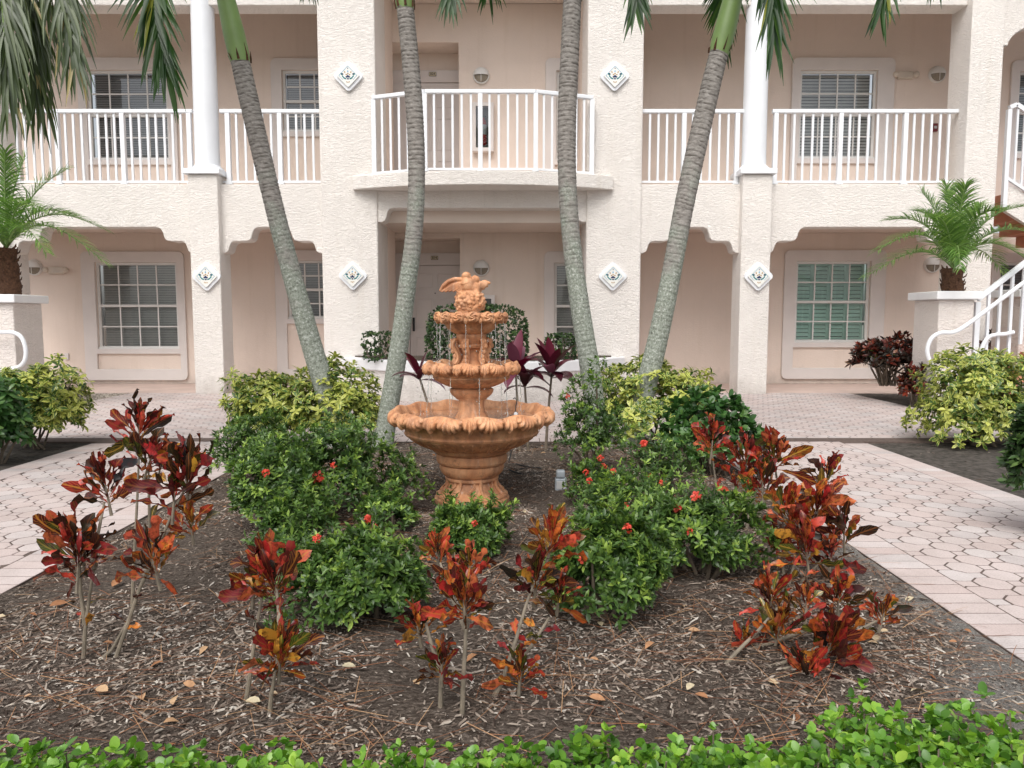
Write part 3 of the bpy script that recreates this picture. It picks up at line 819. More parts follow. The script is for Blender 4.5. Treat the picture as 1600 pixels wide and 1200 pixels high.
# number plates
def number_plate(px, py, text, label):
    x, z = P(px, py, YD+.018); t = thing('number_plate', label, 'number plate', (x, YD+.012, z), 'door number plates')
    MB().plate([rrect(x-.062, x+.062, z-.034, z+.034, .01)], YD+.008, YD+.018).build('plate', M['black'], t)
    MB().plate([rrect(x-.056, x+.056, z-.028, z+.028, .008)], YD+.0045, YD+.0075).build('plate_face', M['brass'], t)
    fc = bpy.data.curves.new('digits', 'FONT'); fc.body = text; fc.size = .055; fc.align_x = 'CENTER'; fc.align_y = 'CENTER'; fc.extrude = .001; fc.offset = .0012
    fo = bpy.data.objects.new('digits', fc); COL.objects.link(fo); fo.matrix_basis = Matrix.Translation((x, YD+.003, z)) @ Matrix.Rotation(math.pi/2, 4, 'X')
    bpy.context.view_layer.update(); dm = bpy.data.meshes.new_from_object(fo.evaluated_get(bpy.context.evaluated_depsgraph_get())); mx_ = fo.matrix_basis.copy(); bpy.data.objects.remove(fo)
    dm.materials.clear(); dm.materials.append(M['black']); do = obj('digits', dm); do.matrix_basis = mx_; attach(do, t)
number_plate(676, 116, '824', 'small framed door number 824 above the upper balcony door')
number_plate(679, 403, '814', 'small framed door number 814 above the ground floor door')

# railings -------------------------------------------------------------------------------
def railing(pts, zb, zt, posts, spacing=.126, name='railing', parent=B, curb=None, sl=0):
    """pts: plan polyline; posts: positions along it where the wide posts stand (x values)"""
    cum = [0]
    for a, b in zip(pts, pts[1:]): cum.append(cum[-1]+math.hypot(b[0]-a[0], b[1]-a[1]))
    def at(s):
        for i in range(len(pts)-1):
            if s <= cum[i+1]+1e-6:
                f = (s-cum[i])/(cum[i+1]-cum[i]); return (pts[i][0]+(pts[i+1][0]-pts[i][0])*f, pts[i][1]+(pts[i+1][1]-pts[i][1])*f)
        return pts[-1]
    top = MB()
    for a, b in zip(pts, pts[1:]): top.bar((a[0], a[1], zt-.028), (b[0], b[1], zt-.028), .062, .056)
    rl = top.build(name, M['white'], parent, bevel=.01)
    lowr = MB()
    for a, b in zip(pts, pts[1:]): lowr.bar((a[0], a[1], zb+.03), (b[0], b[1], zb+.03), .034, .03)
    lowr.build('bottom_rail', M['white'], rl, bevel=.004)
    ps = sorted(posts)
    pm = MB().box(-.031, .031, -.031, .031, zb-.005, zt-.057).box(-.045, .045, -.045, .045, zb-.006, zb+.012).mesh('post', M['white'])
    bmh = MB().box(-.015, .015, -.012, .012, zb+.046, zt-.057).mesh('baluster', M['white'])
    for s in ps:
        x, y = at(s); o = obj('post', pm); o.location = (x, y, 0); attach(o, rl)
    edges = [0]+ps+[cum[-1]]
    for a, b in zip(edges, edges[1:]):
        n = int(round((b-a)/spacing))
        for i in range(1, n):
            x, y = at(a+(b-a)*i/n); o = obj('baluster', bmh); o.location = (x, y, 0); attach(o, rl)
    return rl
YR = YF+.10; zrb, zrt = z_(288, YR)+.004, z_(171, YR)
X = lambda px: XP(px, 230, YR)
def straight(a, b, posts): railing([(a, YR), (b, YR)], zrb, zrt, [X(p)-a for p in posts])
straight(endL[1], X(303), [91, 193, 297]); straight(X(345), xpL[0]-.002, [357, 438])
straight(xpR[1]+.002, X(1165), [1068, 1151]); straight(X(1205), endR[0]-.002, [1211, 1312, 1413])
ya, yb = YF-.12, YF-.41
c0, c1, c2, c3 = (XP(583, 200, ya), ya), (XP(664, 200, yb), yb), (XP(837, 200, yb), yb), (XP(926, 200, ya), ya)
l1 = math.hypot(c1[0]-c0[0], c1[1]-c0[1]); l2 = c2[0]-c1[0]; l3 = math.hypot(c3[0]-c2[0], c3[1]-c2[1])
railing([c0, c1, c2, c3], zt1+.004, ZP(140, yb), [.012, l1, l1+l2/2, l1+l2, l1+l2+l3-.012])

# planter --------------------------------------------------------------------------------
ax0, ax1 = XP(535, 566, YF), XP(975, 566, YF); ac, ah = (ax0+ax1)/2, (ax1-ax0)/2
zc0, zc1 = ZP(574, YF-.1), ZP(558, YF-.1)
pt_ = thing('planter', 'curved cream planter wall with white cap under the centre balcony', 'planter', (ac, 10.2, 0))
def curved(off, z0, z1, yback, prot=1.42):
    xs = [ax0-off+(ax1-ax0+2*off)*i/48 for i in range(49)]
    p = [(x, arcy(x, ac, ah+off+.001, prot+off, YF-.06, 2.0)) for x in xs]+[(ax1+off, yback), (ax0-off, yback)]
    n = len(p); return MB().add([(x, y, z0) for x, y in p]+[(x, y, z1) for x, y in p], [tuple(range(n-1, -1, -1)), tuple(n+i for i in range(n))]+[(i, (i+1) % n, n+(i+1) % n, n+i) for i in range(n)])
curved(-.05, -.02, zc0, YF-.033).build('planter_wall', M['stucco'], pt_, bevel=.01)
curved(.0, zc0+.001, zc1, YF-.034).build('cap', M['whitecap'], pt_, bevel=.014)
curved(-.2, zc1, zc1+.02, YF-.04).build('planter_soil', M['soil'], pt_, kind='stuff')

# ------------------------------------------------------------------ wall fittings
def plaque(px, py, Y, label):
    x, z = P(px, py, Y); t = thing('tile_plaque', label, 'wall plaque', (x, Y, z), 'glazed tile plaques on the pilasters and piers')
    def dia(r, rr):
        pts = []
        for k in range(4):
            a = math.radians(90*k); c = (x+(r-rr*1.414)*math.cos(a), z+(r-rr*1.414)*math.sin(a))
            pts += arc(c[0], c[1], rr, 90*k-45, 90*k+45, 4)
        return pts
    MB().plate([dia(.225, .05)], Y-.04, Y).build('backing', M['white'], t, bevel=.016)
    MB().plate([dia(.165, .018)], Y-.062, Y-.041).build('tile', M['glaze'], t, bevel=.006)
    mb = MB(); yy = Y-.0645
    def poly(pts, k): mb.cur = k; mb.plate([[(x+a, z+b) for a, b in pts]], yy, Y-.0622)
    def petal(cx, cz, a, L, wd, k):
        ca, sa = math.cos(a), math.sin(a)
        wd *= 1.45; L *= 1.12; poly([(cx+ca*u*L-sa*v*wd, cz+sa*u*L+ca*v*wd) for u, v in ((0, 0), (.3, -.8), (.65, -.9), (1, 0), (.65, .9), (.3, .8))], k)
    for k in range(3): petal(0, -.025, math.radians(90+(k-1)*75), .032, .009, 0)
    petal(0, -.058, math.radians(90), .02, .012, 0)
    for s in (-1, 1):
        petal(s*.024, .0, math.radians(80), .02, .008, 2)
        for q in range(4):
            petal(s*(.02+.02*q), -.052+.011*q*q*.55, math.radians(90-s*(62-10*q)), .034, .0075, 1)
        petal(s*.062, .012, math.radians(90-s*60), .03, .008, 0); petal(s*.085, .004, math.radians(90+s*40), .026, .006, 3)
        petal(s*.038, .03, math.radians(90-s*20), .03, .006, 2)
        poly([(s*.013, -.088), (s*.020, -.078), (s*.026, -.09), (s*.02, -.1)], 2)
        poly([(s*.128, -.004), (s*.131, .0), (s*.003, .131), (0, .126)], 3)
        poly([(s*.131, .0), (s*.128, .004), (s*.07, -.058), (s*.072, -.062)], 3)
    petal(0, .04, math.radians(90), .03, .007, 3); petal(0, .085, math.radians(90), .022, .004, 0); petal(0, -.105, math.radians(90), .02, .006, 2)
    petal(0, .015, math.radians(90), .018, .009, 2)
    mb.build('painted_motif', [M['navy'], M['teal'], M['ochre'], M['skyblue']], t)
for px, py, Y, lb in ((545, 120, YF-.03, 'diamond tile plaque high on the pilaster beside the short upper window'),
    (960, 120, YF-.03, 'diamond tile plaque high on the pilaster by the narrow balcony window'),
    (324, 432, YP, 'diamond tile plaque on the pier beside the grey blind ground window'),
    (552, 431, YF-.03, 'diamond tile plaque low on the pilaster beside the ground floor door'),
    (957, 432, YF-.03, 'diamond tile plaque low on the pilaster above the purple cordylines'),
    (1184, 432, YP, 'diamond tile plaque on the pier beside the green shuttered window')):
    plaque(px, py, Y, lb)
def wall_lamp(px, py, label):
    x, z = P(px, py, YB); r = .135; t = thing('wall_lamp', label, 'wall lamp', (x, YB, z), 'round eyelid wall lamps')
    rot = Matrix.Rotation(math.pi/2, 4, 'X')
    def put(o): o.matrix_basis = Matrix.Translation((x, YB-.002, z)) @ rot; attach(o, t); return o
    put(MB().lathe([(0, 0), (r, 0), (r, .03), (r*.93, .05), (r*.85, .05), (r*.84, .035), (0, .035)], 0, 0, 32).build('ring', M['frame'], None, True))
    put(MB().lathe([(r*.84, .036), (r*.8, .06), (r*.55, .085), (0, .098)], 0, 0, 28).build('lens', M['lampglass'], None, True))
    vs = []; fs = []; n, m = 20, 8
    for i in range(m+1):
        th = (math.pi/2)*i/m
        for k in range(n+1):
            a = math.pi*k/n; q = r*.93*math.cos(th)
            vs.append((q*math.cos(a), q*math.sin(a)*1.0-.004, .05+.075*math.sin(th)))
    for i in range(m):
        for k in range(n): a = i*(n+1)+k; fs.append((a, a+1, a+n+2, a+n+1))
    o = MB().add(vs, fs).build('hood', M['frame'], None, True); s = o.modifiers.new('t', 'SOLIDIFY'); s.thickness = .006; put(o)
    MB().bar((x, YB-.105, z-.11), (x, YB-.108, z-.0), .008, .008, (0, 1, 0)).build('rib', M['frame'], t)
for a in ((752, 119, 'round eyelid wall lamp above the centre balcony'), (1463, 117, 'round eyelid wall lamp beside the emergency light upstairs'),
          (55, 418, 'round eyelid wall lamp next to the ground floor emergency light'), (752, 419, 'round eyelid wall lamp above the fountain birds'),
          (1455, 414, 'round eyelid wall lamp half hidden by the bright date palm fronds')): wall_lamp(*a)
def emergency(px, py, label):
    x, z = P(px, py, YB); t = thing('emergency_light', label, 'emergency light', (x, YB, z), 'twin head emergency lights')
    MB().box(x-.13, x+.13, YB-.06, YB-.001, z-.055, z+.06).build('housing', M['beige'], t, bevel=.015)
    for s in (-1, 1):
        MB().ell((x+s*.165, YB-.06, z+.01), (.05, .045, .05), 14, 9).build('lamp_head', M['beige'], t, True)
emergency(1413, 119, 'twin head emergency light on the upper wall'); emergency(90, 423, 'twin head emergency light by the ground window')
def pull(px, py, label):
    x, z = P(px, py, YB); t = thing('fire_alarm_box', label, 'fire alarm', (x, YB, z), 'red fire alarm boxes')
    MB().box(x-.045, x+.045, YB-.05, YB-.001, z-.065, z+.065).build('housing', M['redbox'], t, bevel=.008)
    MB().box(x-.022, x+.022, YB-.06, YB-.049, z-.02, z+.02).build('pull_bar', M['silver'], t, bevel=.004)
pull(1459, 200, 'dark red fire alarm box on the upper wall behind the railing'); pull(59, 498, 'dark red fire alarm box on the ground floor wall by the capped pier')
x, z = P(105, 557, YB); MBo = thing('outlet_cover', 'small peach outlet cover low on the wall', 'outlet', (x, YB, z))
MB().box(x-.035, x+.035, YB-.025, YB-.001, z-.055, z+.055).build('cover', M['trim'], MBo, bevel=.006)
def ext_cab(px0, px1, py0, py1, label, lab2):
    x0, z1 = P(px0, py0, YB); x1, z0 = P(px1, py1, YB); t = thing('extinguisher_cabinet', label, 'cabinet', ((x0+x1)/2, YB, z0), 'extinguisher cabinets')
    MB().plate([rect(x0-.06, x1+.06, z0-.06, z1+.06), rect(x0, x1, z0, z1)], YB-.13, YB-.001).build('cabinet_frame', M['trim'], t, bevel=.006)
    MB().box(x0, x1, YB-.012, YB-.002, z0, z1).build('cabinet_back', plain('cabinet_back', (.10, .085, .075), .7), t)
    MB().add([(x0, YB-.122, z0), (x1, YB-.122, z0), (x1, YB-.122, z1), (x0, YB-.122, z1)], [(0, 1, 2, 3)]).build('glass_door', M['glass'], t)
    e = thing('fire_extinguisher', lab2, 'fire extinguisher', ((x0+x1)/2, YB-.065, z0), 'fire extinguishers in wall cabinets')
    cx, cy = (x0+x1)/2+.01, YB-.066; h = (z1-z0)
    MB().lathe([(0, z0+.05), (.045, z0+.05), (.05, z0+.08), (.05, z0+h*.58), (.035, z0+h*.67), (.016, z0+h*.70), (.016, z0+h*.74), (0, z0+h*.74)], cx, cy, 20).build('cylinder', M['redext'], e, True)
    MB().lathe([(.0515, z0+h*.32), (.0515, z0+h*.56)], cx, cy, 20).build('label_band', M['silver'], e, True)
    MB().box(cx-.03, cx+.045, cy-.01, cy+.01, z0+h*.745, z0+h*.79).build('lever', M['black'], e, bevel=.004)
    MB().tube([(cx-.02, cy, z0+h*.76), (cx-.07, cy-.01, z0+h*.68), (cx-.08, cy-.012, z0+h*.45), (cx-.06, cy-.012, z0+h*.25)], .009, 8).build('hose', M['rubber'], e, True)
ext_cab(744, 766, 169, 233, 'recessed extinguisher cabinet on the upper balcony wall', 'red fire extinguisher in the upper wall cabinet')
ext_cab(746, 768, 467, 530, 'recessed extinguisher cabinet on the ground floor wall behind the birds', 'red fire extinguisher in the ground floor cabinet')

# ------------------------------------------------------------------ side piers, stair
def cap_pier(px0, px1, pyt, Y, label, dep=.55):
    x0, x1 = XP(px0, 560, Y), XP(px1, 560, Y); zt = ZP(pyt, Y)
    t = thing('gate_pier', label, 'pier', ((x0+x1)/2, Y+dep/2, 0), 'capped stair piers')
    MB().box(x0, x1, Y, Y+dep, -.03, zt-.1).build('shaft', M['stucco_pink'], t, bevel=.012)
    MB().box(x0-.06, x1+.06, Y-.06, Y+dep+.06, zt-.099, zt).build('cap', M['whitecap'], t, bevel=.012)
    return x0, x1, zt
YPI = 8.95
rp = cap_pier(1463, 1518, 455, YPI, 'cream stair pier with white cap under the bright date palm')
lpi = cap_pier(-40, 25, 460, YPI, 'cream stair pier with white cap under the dark date palm')
cap_pier(1590, 1650, 452, YPI+.5, 'cream stair pier with white cap behind the sloping handrail')
st = thing('staircase', 'white railed stair with terracotta treads rising beside the date palm pier', 'staircase', (rp[1]+1, YPI+.8, 0))
sx0 = rp[1]+.08
for i in range(9):
    xa = sx0+.28*i; MB().box(xa, xa+.30, YPI+.12, YPI+1.3, -.02 if i == 0 else .17*i-.02, .17*(i+1)).build('tread', M['tread'], st, bevel=.008)
def slope_rail(Y, xa, za, xb, zb, n, name='railing', pfx=0):
    r = MB().bar((xa, Y, za), (xb, Y, zb), .06, .06).build(name, M['white'], st, bevel=.01)
    for i in range(n+1):
        f = i/n; x = xa+(xb-xa)*f; zt = za+(zb-za)*f-.03; zbm = max(0, zt-.95)
        w_ = .03 if i == 0 else .016
        MB().box(x-w_, x+w_, Y-w_, Y+w_, zbm, zt).build('post' if i == 0 else 'baluster', M['white'], r)
    return r
xa, za = P(1527, 468, YPI+.1); xb, zb = P(1602, 410, YPI+.1); sl_ = (zb-za)/(xb-xa)
slope_rail(YPI+.1, xa, za, xa+2.2, za+2.2*sl_, 16)
def hook(Y, pts, label=None):
    w3 = [(*P(px, py, Y),) for px, py in pts]; dense = []
    v = [Vector((a, Y, b)) for a, b in w3]
    for i in range(len(v)-1):                                    # smooth pass
        p0, p1, p2, p3 = v[max(i-1, 0)], v[i], v[i+1], v[min(i+2, len(v)-1)]
        for k in range(6):
            s = k/6; dense.append(.5*((2*p1)+(p2-p0)*s+(2*p0-5*p1+4*p2-p3)*s*s+(3*p1-p0-3*p2+p3)*s**3))
    dense.append(v[-1]); return MB().tube(dense, .024, 10)
hook(YPI-.14, [(1462, 576), (1452, 562), (1449, 545), (1456, 528), (1470, 520), (1490, 519), (1510, 508), (1545, 482), (1580, 456), (1620, 426)]).build('handrail', M['white'], st, True)
hook(YPI+.05, [(1531, 580), (1533, 550), (1542, 529), (1556, 523), (1570, 522), (1584, 519)]).build('handrail', M['white'], st, True)
lh = thing('handrail', 'white looped steel handrail against the capped pier under the dark palm', 'handrail', (lpi[1], YPI-.15, .8))
hook(YPI-.14, [(-60, 519), (0, 519), (22, 520), (34, 528), (40, 545), (39, 562), (30, 573), (12, 577), (-20, 577)]).build('rail_tube', M['white'], lh, True)
# upper flight, behind the end pier
xq, zq = P(1561, 286, YF+.35)
us = thing('upper_staircase', 'upper flight of terracotta stairs with white railing beside the end pier', 'staircase', (xq+.6, YF+1, zq))
x0s = xq+.02
for i in range(9):
    xa = x0s+.14+.28*i; zt = Z_BAND-.06-.175*i
    MB().box(xa, xa+.3, YF+.36, YF+1.4, zt-.2, zt).build('tread', M['tread'], us, bevel=.008)
sp2 = [(x0s, Z_BAND), (x0s+.14, Z_BAND), (x0s+.14+2.5, Z_BAND-1.56), (x0s+2.64, Z_BAND-2.05), (x0s+.35, Z_BAND-.55), (x0s, Z_BAND-.34)]
MB().plate([sp2], YF+.22, YF+.30).build('stringer', M['stucco'], us)
xr0, zr0 = P(1577, 168, YF+.2)
rl = MB().bar((xr0, YF+.2, zr0), (xr0+.1, YF+.2, zr0+.04), .06, .06).bar((xr0+.1, YF+.2, zr0+.04), (xr0+2.5, YF+.2, zr0-1.46), .06, .06).build('railing', M['white'], us)
MB().box(xr0-.03, xr0+.03, YF+.17, YF+.23, Z_BAND-.3, zr0-.03).build('post', M['white'], rl)
MB().bar((xr0, YF+.2, Z_BAND+.14), (xr0+2.4, YF+.2, Z_BAND+.14-1.5), .04, .04).build('bottom_rail', M['white'], rl)
for i in range(1, 12):
    xx = xr0+.02+.11*i; MB().box(xx-.014, xx+.014, YF+.188, YF+.212, Z_BAND+.12-.625*(xx-xr0), zr0+.06-.625*(xx-xr0)).build('baluster', M['white'], rl)
# stairwell arch over the end pier
xa0 = endR[1]; zh = z_(72)
lp = [(xa0-.01, 6.48), (xa0-.01, zh)] + [(xa0+.12, zh)] + [(xa0+.12+1.2*(1-math.cos(a)), zh+.42*math.sin(a)) for a in np.linspace(.12, math.pi/2, 10)] + [(xa0+3.4, zh+.42), (xa0+3.4, 6.48)]
MB().plate([lp], YF-.02, YF+.3).build('arch_wall', M['stucco'], B, bevel=.01)

# ------------------------------------------------------------------ fountain
FY = 4.45; FX = XP(737, 650, FY); KF = (FY/(cp))/FPX
fz = lambda py: ZP(py, FY); fr_ = lambda px: px*KF
F_ = thing('fountain', 'three tiered terracotta fountain with leafy rims and birds on top', 'fountain', (FX, FY, 0))
def lathe(name, prof, parent, mat='terra', n=64, smooth=True):
    return MB().lathe(prof, FX, FY, n).build(name, M[mat], parent, smooth)
def rim_band(name, parent, r, zt, hgt, flare, n_big, inner, lip, N=840, smallfrac=.36, rib=.019):
    """hanging acanthus rim: big palmettes with small leaves between; outer face, rolled top and inner lip"""
    m = 22; vs = []; fs = []
    for i in range(m):
        t = i/(m-1)
        for k in range(N):
            th = 2*math.pi*k/N; q = (k/N*n_big) % 1.0
            big = q < 1-smallfrac
            sx = (q/(1-smallfrac)*2-1) if big else ((q-(1-smallfrac))/smallfrac*2-1)
            nf = 9 if big else 5
            if t < .62:
                tt = t/.62                                         # 0 lower edge .. 1 top of the face
                drop = (1-.42*abs(sx)**2.2) if big else (1.06-.5*abs(sx)**1.5)
                ang = math.atan2(sx*1.0, 1.25-tt*.75)
                fan = 1-abs(math.sin(ang*nf*1.15))**3*1.0
                tips = .10*abs(math.cos(ang*nf*1.15))*(1-tt)
                z = zt - hgt*(drop+tips)*(1-tt)
                amp = rib*(1-.55*tt)*(1-.25*abs(sx))
                rr = r + flare*math.sin(math.pi*min(1, .12+tt*.75)) + amp*(fan-.4) - .014*max(0, abs(sx)-.78)/.22*(1 if tt < .9 else .4) - (.012 if not big else 0)*(.5-abs(tt-.5))
                if tt < .25: rr -= .02*(1-tt/.25)*.6
            else:
                tt = (t-.62)/.38                                   # over the top and down inside
                a = tt*math.pi*.62
                rr = r + flare*.55 - (r+flare*.55-inner)*min(1, tt*1.15) + .004*math.sin(th*n_big*2)
                z = zt + .012*math.sin(min(1, tt*1.6)*math.pi)*(1+.5*math.sin(th*n_big+1)) - lip*max(0, tt-.45)/.55 - .006*(1-abs(2*q-1))*math.sin(tt*math.pi)
            vs.append((FX+rr*math.cos(th), FY+rr*math.sin(th), z))
    for i in range(m-1):
        for k in range(N): k2 = (k+1) % N; fs.append((i*N+k, i*N+k2, (i+1)*N+k2, (i+1)*N+k))
    me = MB().add(vs, fs).mesh(name, M['terra'], True)
    return obj(name, me, parent)
# pedestal
ped = lathe('pedestal', [(0, -.03), (fr_(57), -.03), (fr_(59), fz(781)), (fr_(59), fz(775.5)), (fr_(56.5), fz(773.5)), (fr_(56), fz(772.5)), (fr_(57), fz(771)), (fr_(56.5), fz(769)), (fr_(52), fz(766.5)), (fr_(46.5), fz(763)), (fr_(41.5), fz(757.5)), (fr_(38), fz(751)), (fr_(37.5), fz(748)), (fr_(41), fz(747.5)), (fr_(42), fz(746)), (fr_(42), fz(743.5)), (fr_(41), fz(742.5)), (fr_(41), fz(741)),
    (fr_(44), fz(740)), (fr_(48.5), fz(735)), (fr_(51), fz(729)), (fr_(50.5), fz(724)), (fr_(48.5), fz(722.5)), (fr_(48.5), fz(721.5)), (fr_(53.5), fz(721)), (fr_(55.5), fz(718)), (fr_(56), fz(711)), (fr_(55), fz(707)), (fr_(52), fz(706)), (fr_(52), fz(703))], F_)
for k in range(8):                                                   # leaf scrolls on the foot
    a = 2*math.pi*(k+.5)/8; pts = []
    for (r, py) in ((37, 740), (39.5, 746), (40, 752), (43, 758), (47, 762.5), (51, 765.5), (54, 768), (52.5, 766)):
        pts.append((FX+fr_(r)*math.cos(a), FY+fr_(r)*math.sin(a), fz(py)))
    MB().tube(pts, [.006, .011, .010, .009, .009, .010, .009, .006], 8).build('scroll', M['terra'], ped, True)
    a2 = 2*math.pi*k/8
    pts = [(FX+fr_(r)*math.cos(a2+o), FY+fr_(r)*math.sin(a2+o), fz(py)) for r, py, o in ((38, 743, 0), (39, 748, .14), (40, 753, .16), (42.5, 757, .05), (46, 761, -.06), (50, 765, .02))]
    MB().tube(pts, [.006, .008, .008, .008, .008, .006], 6).build('scroll', M['terra'], ped, True)
# lower bowl, with fluted panel band
low = lathe('lower_bowl', [(fr_(50), fz(703.5)), (fr_(60), fz(703)), (fr_(62.5), fz(700)), (fr_(64), fz(697)), (fr_(66.5), fz(696.5)), (fr_(84), fz(689.5)), (fr_(98), fz(680)), (fr_(99), fz(678)), (fr_(103.5), fz(677)), (fr_(105.5), fz(674)), (fr_(104), fz(671.5)), (fr_(104.5), fz(669)), (fr_(107), fz(664)), (fr_(109), fz(660)), (fr_(113), fz(654)), (fr_(118), fz(648)), (fr_(120), fz(645)),
    (fr_(117), fz(644)), (fr_(112), fz(651)), (fr_(103), fz(657)), (fr_(80), fz(662)), (fr_(0.01), fz(664))], F_, n=96)
for k in range(44):
    a = 2*math.pi*(k+.5)/44
    pts = [(FX+fr_(r)*math.cos(a), FY+fr_(r)*math.sin(a), fz(py)) for r, py in ((68.5, 695.6), (84.3, 689.2), (97.6, 680))]
    MB().tube(pts, .006, 5).build('groove_rib', M['terra'], low, True)
rim_band('leaf_rim', low, fr_(120), fz(640), .074, fr_(10), 13, fr_(108), .055)
lathe('water', [(0, fz(652)), (fr_(60), fz(652)), (fr_(113), fz(652))], F_, 'water', 48)
# lower stem
lathe('stem', [(fr_(28), fz(657)), (fr_(27), fz(652)), (fr_(24.5), fz(648)), (fr_(21.5), fz(643)), (fr_(20), fz(636)), (fr_(19.5), fz(628)), (fr_(20.5), fz(625)), (fr_(21), fz(623.5)), (fr_(24), fz(623)), (fr_(24.5), fz(621.5)), (fr_(27), fz(620)), (fr_(31), fz(616.5)), (fr_(34), fz(612)), (fr_(34.5), fz(608.5)), (fr_(33), fz(606.5)), (fr_(29), fz(605.5)), (fr_(29), fz(603))], F_, n=48)
mid = lathe('middle_bowl', [(fr_(30), fz(604.5)), (fr_(37), fz(603)), (fr_(46), fz(599)), (fr_(57), fz(593)), (fr_(60.5), fz(589)), (fr_(60), fz(587)), (fr_(62), fz(584)), (fr_(66), fz(578)), (fr_(69), fz(574)), (fr_(66), fz(573)), (fr_(62), fz(577)), (fr_(40), fz(582)), (.002, fz(583))], F_, n=72)
rim_band('leaf_rim', mid, fr_(70), fz(568), .058, fr_(6.5), 11, fr_(62), .035, rib=.012)
lathe('water', [(0, fz(574)), (fr_(40), fz(574)), (fr_(65.5), fz(574))], F_, 'water', 40)
# upper stem with scroll brackets
us_ = lathe('stem', [(fr_(26), fz(575)), (fr_(22), fz(571)), (fr_(17), fz(567)), (fr_(13), fz(560)), (fr_(12), fz(549)), (fr_(13), fz(546)), (fr_(20), fz(543)), (fr_(21), fz(540)), (fr_(19), fz(537)), (fr_(20), fz(533)), (fr_(23), fz(529)), (fr_(24), fz(525)), (fr_(23), fz(521))], F_, n=40)
for k in range(6):
    a = 2*math.pi*(k+.25)/6; pts = []; rd = []
    for (r, py, w_) in ((21, 531, .012), (26, 530, .02), (29.5, 535, .024), (29, 542, .024), (25, 549, .022), (22, 555, .019), (22.5, 562, .017), (26, 567, .016), (29, 568, .012)):
        pts.append((FX+fr_(r)*math.cos(a), FY+fr_(r)*math.sin(a), fz(py))); rd.append(w_)
    MB().tube(pts, rd, 10, flat=.6).build('scroll_bracket', M['terra'], us_, True)
    for (r, py) in ((31, 533), (32.5, 540), (29, 548), (26, 556), (27, 563)):
        MB().ell((FX+fr_(r)*math.cos(a), FY+fr_(r)*math.sin(a), fz(py)), (.013, .013, .017), 8, 6).build('leaf_curl', M['terra'], us_, True)
top = lathe('upper_bowl', [(fr_(22.5), fz(522)), (fr_(26), fz(521)), (fr_(33), fz(517)), (fr_(38), fz(512)), (fr_(40), fz(508)), (fr_(44), fz(505)), (fr_(46), fz(502)), (fr_(49), fz(497)), (fr_(50), fz(491)), (fr_(47), fz(490)), (fr_(44), fz(495)), (.002, fz(497))], F_, n=56)
lathe('rim_ring', [(fr_(45), fz(492)), (fr_(47), fz(489)), (fr_(52), fz(489)), (fr_(53.5), fz(493)), (fr_(53), fz(499)), (fr_(49), fz(502))], top, n=56)
for k in range(15):                                                  # roses round the upper rim
    a = 2*math.pi*(k+.5)/15; c = Vector((FX+fr_(53)*math.cos(a), FY+fr_(53)*math.sin(a), fz(495.5)))
    vs = []; n, m = 30, 12; o = Vector((math.cos(a), math.sin(a), 0)); tn = Vector((-math.sin(a), math.cos(a), 0))
    for i in range(m+1):
        q = i/m
        for j in range(n):
            ph = 2*math.pi*j/n
            sw = .0042*math.sin(3*ph+q*11)*math.sin(math.pi*min(1, q*1.1)) + .003*math.cos(5*ph+q*4)*q
            hh = .017*math.sqrt(max(0, 1-q*q))+sw
            rad = .0425*q*(1+.05*math.sin(5*ph))
            vs.append(c+tn*(rad*math.cos(ph)*1.02)+Vector((0, 0, 1))*(rad*math.sin(ph)*.74)+o*hh)
    fs = [(i*n+j, i*n+(j+1) % n, (i+1)*n+(j+1) % n, (i+1)*n+j) for i in range(m) for j in range(n)]
    MB().add(vs, fs).build('rose', M['terra'], top, True)
    a = 2*math.pi*k/15
    MB().ell((FX+fr_(52)*math.cos(a), FY+fr_(52)*math.sin(a), fz(501)), (.014, .014, .019), 8, 6).build('leaf_curl', M['terra'], top, True)
lathe('water', [(0, fz(491)), (fr_(46), fz(491))], F_, 'water', 32)
# finial: ball of flowers with two birds, fused into one body
fp = lambda px, py, dy=0: Vector((FX+(px-735)*KF*1.0, FY+dy, fz(py)))
fin = MB()
fin.ell(fp(733, 472), (.088, .088, .074), 24, 16)
fin.lathe([(0.001, fz(496)), (.055, fz(496)), (.06, fz(486)), (.001, fz(480))], FX-.006, FY, 20)
for i in range(120):
    dd = Vector((R.gauss(0, 1), R.gauss(0, 1), R.gauss(0, 1))).normalized()
    r_ = R.uniform(.009, .018); c = fp(733, 472)+Vector((dd.x*.086, dd.y*.086, dd.z*.072)); fin.ell(c, (r_, r_, r_*.8), 8, 6)
def cone_bird(fin, body, chest, neck, head, beak, tail):
    fin.tube([tail, body, chest, neck], [.012, .036, .036, .020], 12); fin.ell(head, (.024, .024, .022), 12, 8); fin.tube([head, beak], [.012, .003], 8)
    fin.ell(body, (.04, .045, .045), 12, 8)
cone_bird(fin, fp(731, 447, -.01), fp(728, 441, -.02), fp(727, 434, -.02), fp(728, 430.5, -.02), fp(737, 434, -.03), fp(722, 462, .03))
cone_bird(fin, fp(740, 452, .015), fp(739, 443, .005), fp(740, 437, 0), fp(741, 436, 0), fp(733, 434, -.02), fp(747, 464, -.05))
for q in (-1, 0, 1): fin.tube([fp(742, 452, -.02), fp(745+q*2, 462+abs(q)*-1.5, -.055)], [.016, .012], 8)
def wing(fin, pts, th):
    """pts: ordered outline in photo plane with depth; a thick feathered blade"""
    for i in range(len(pts)):
        a, b = pts[i]
        fin.tube([a, a.lerp(b, .5)+Vector((0, -.004, .002)), b], [th*1.25, th, th*.55], 8, flat=.75)
fin.ell(fp(738, 451, 0), (.05, .045, .042), 16, 10); fin.ell(fp(733, 441, -.01), (.034, .032, .028), 14, 9)
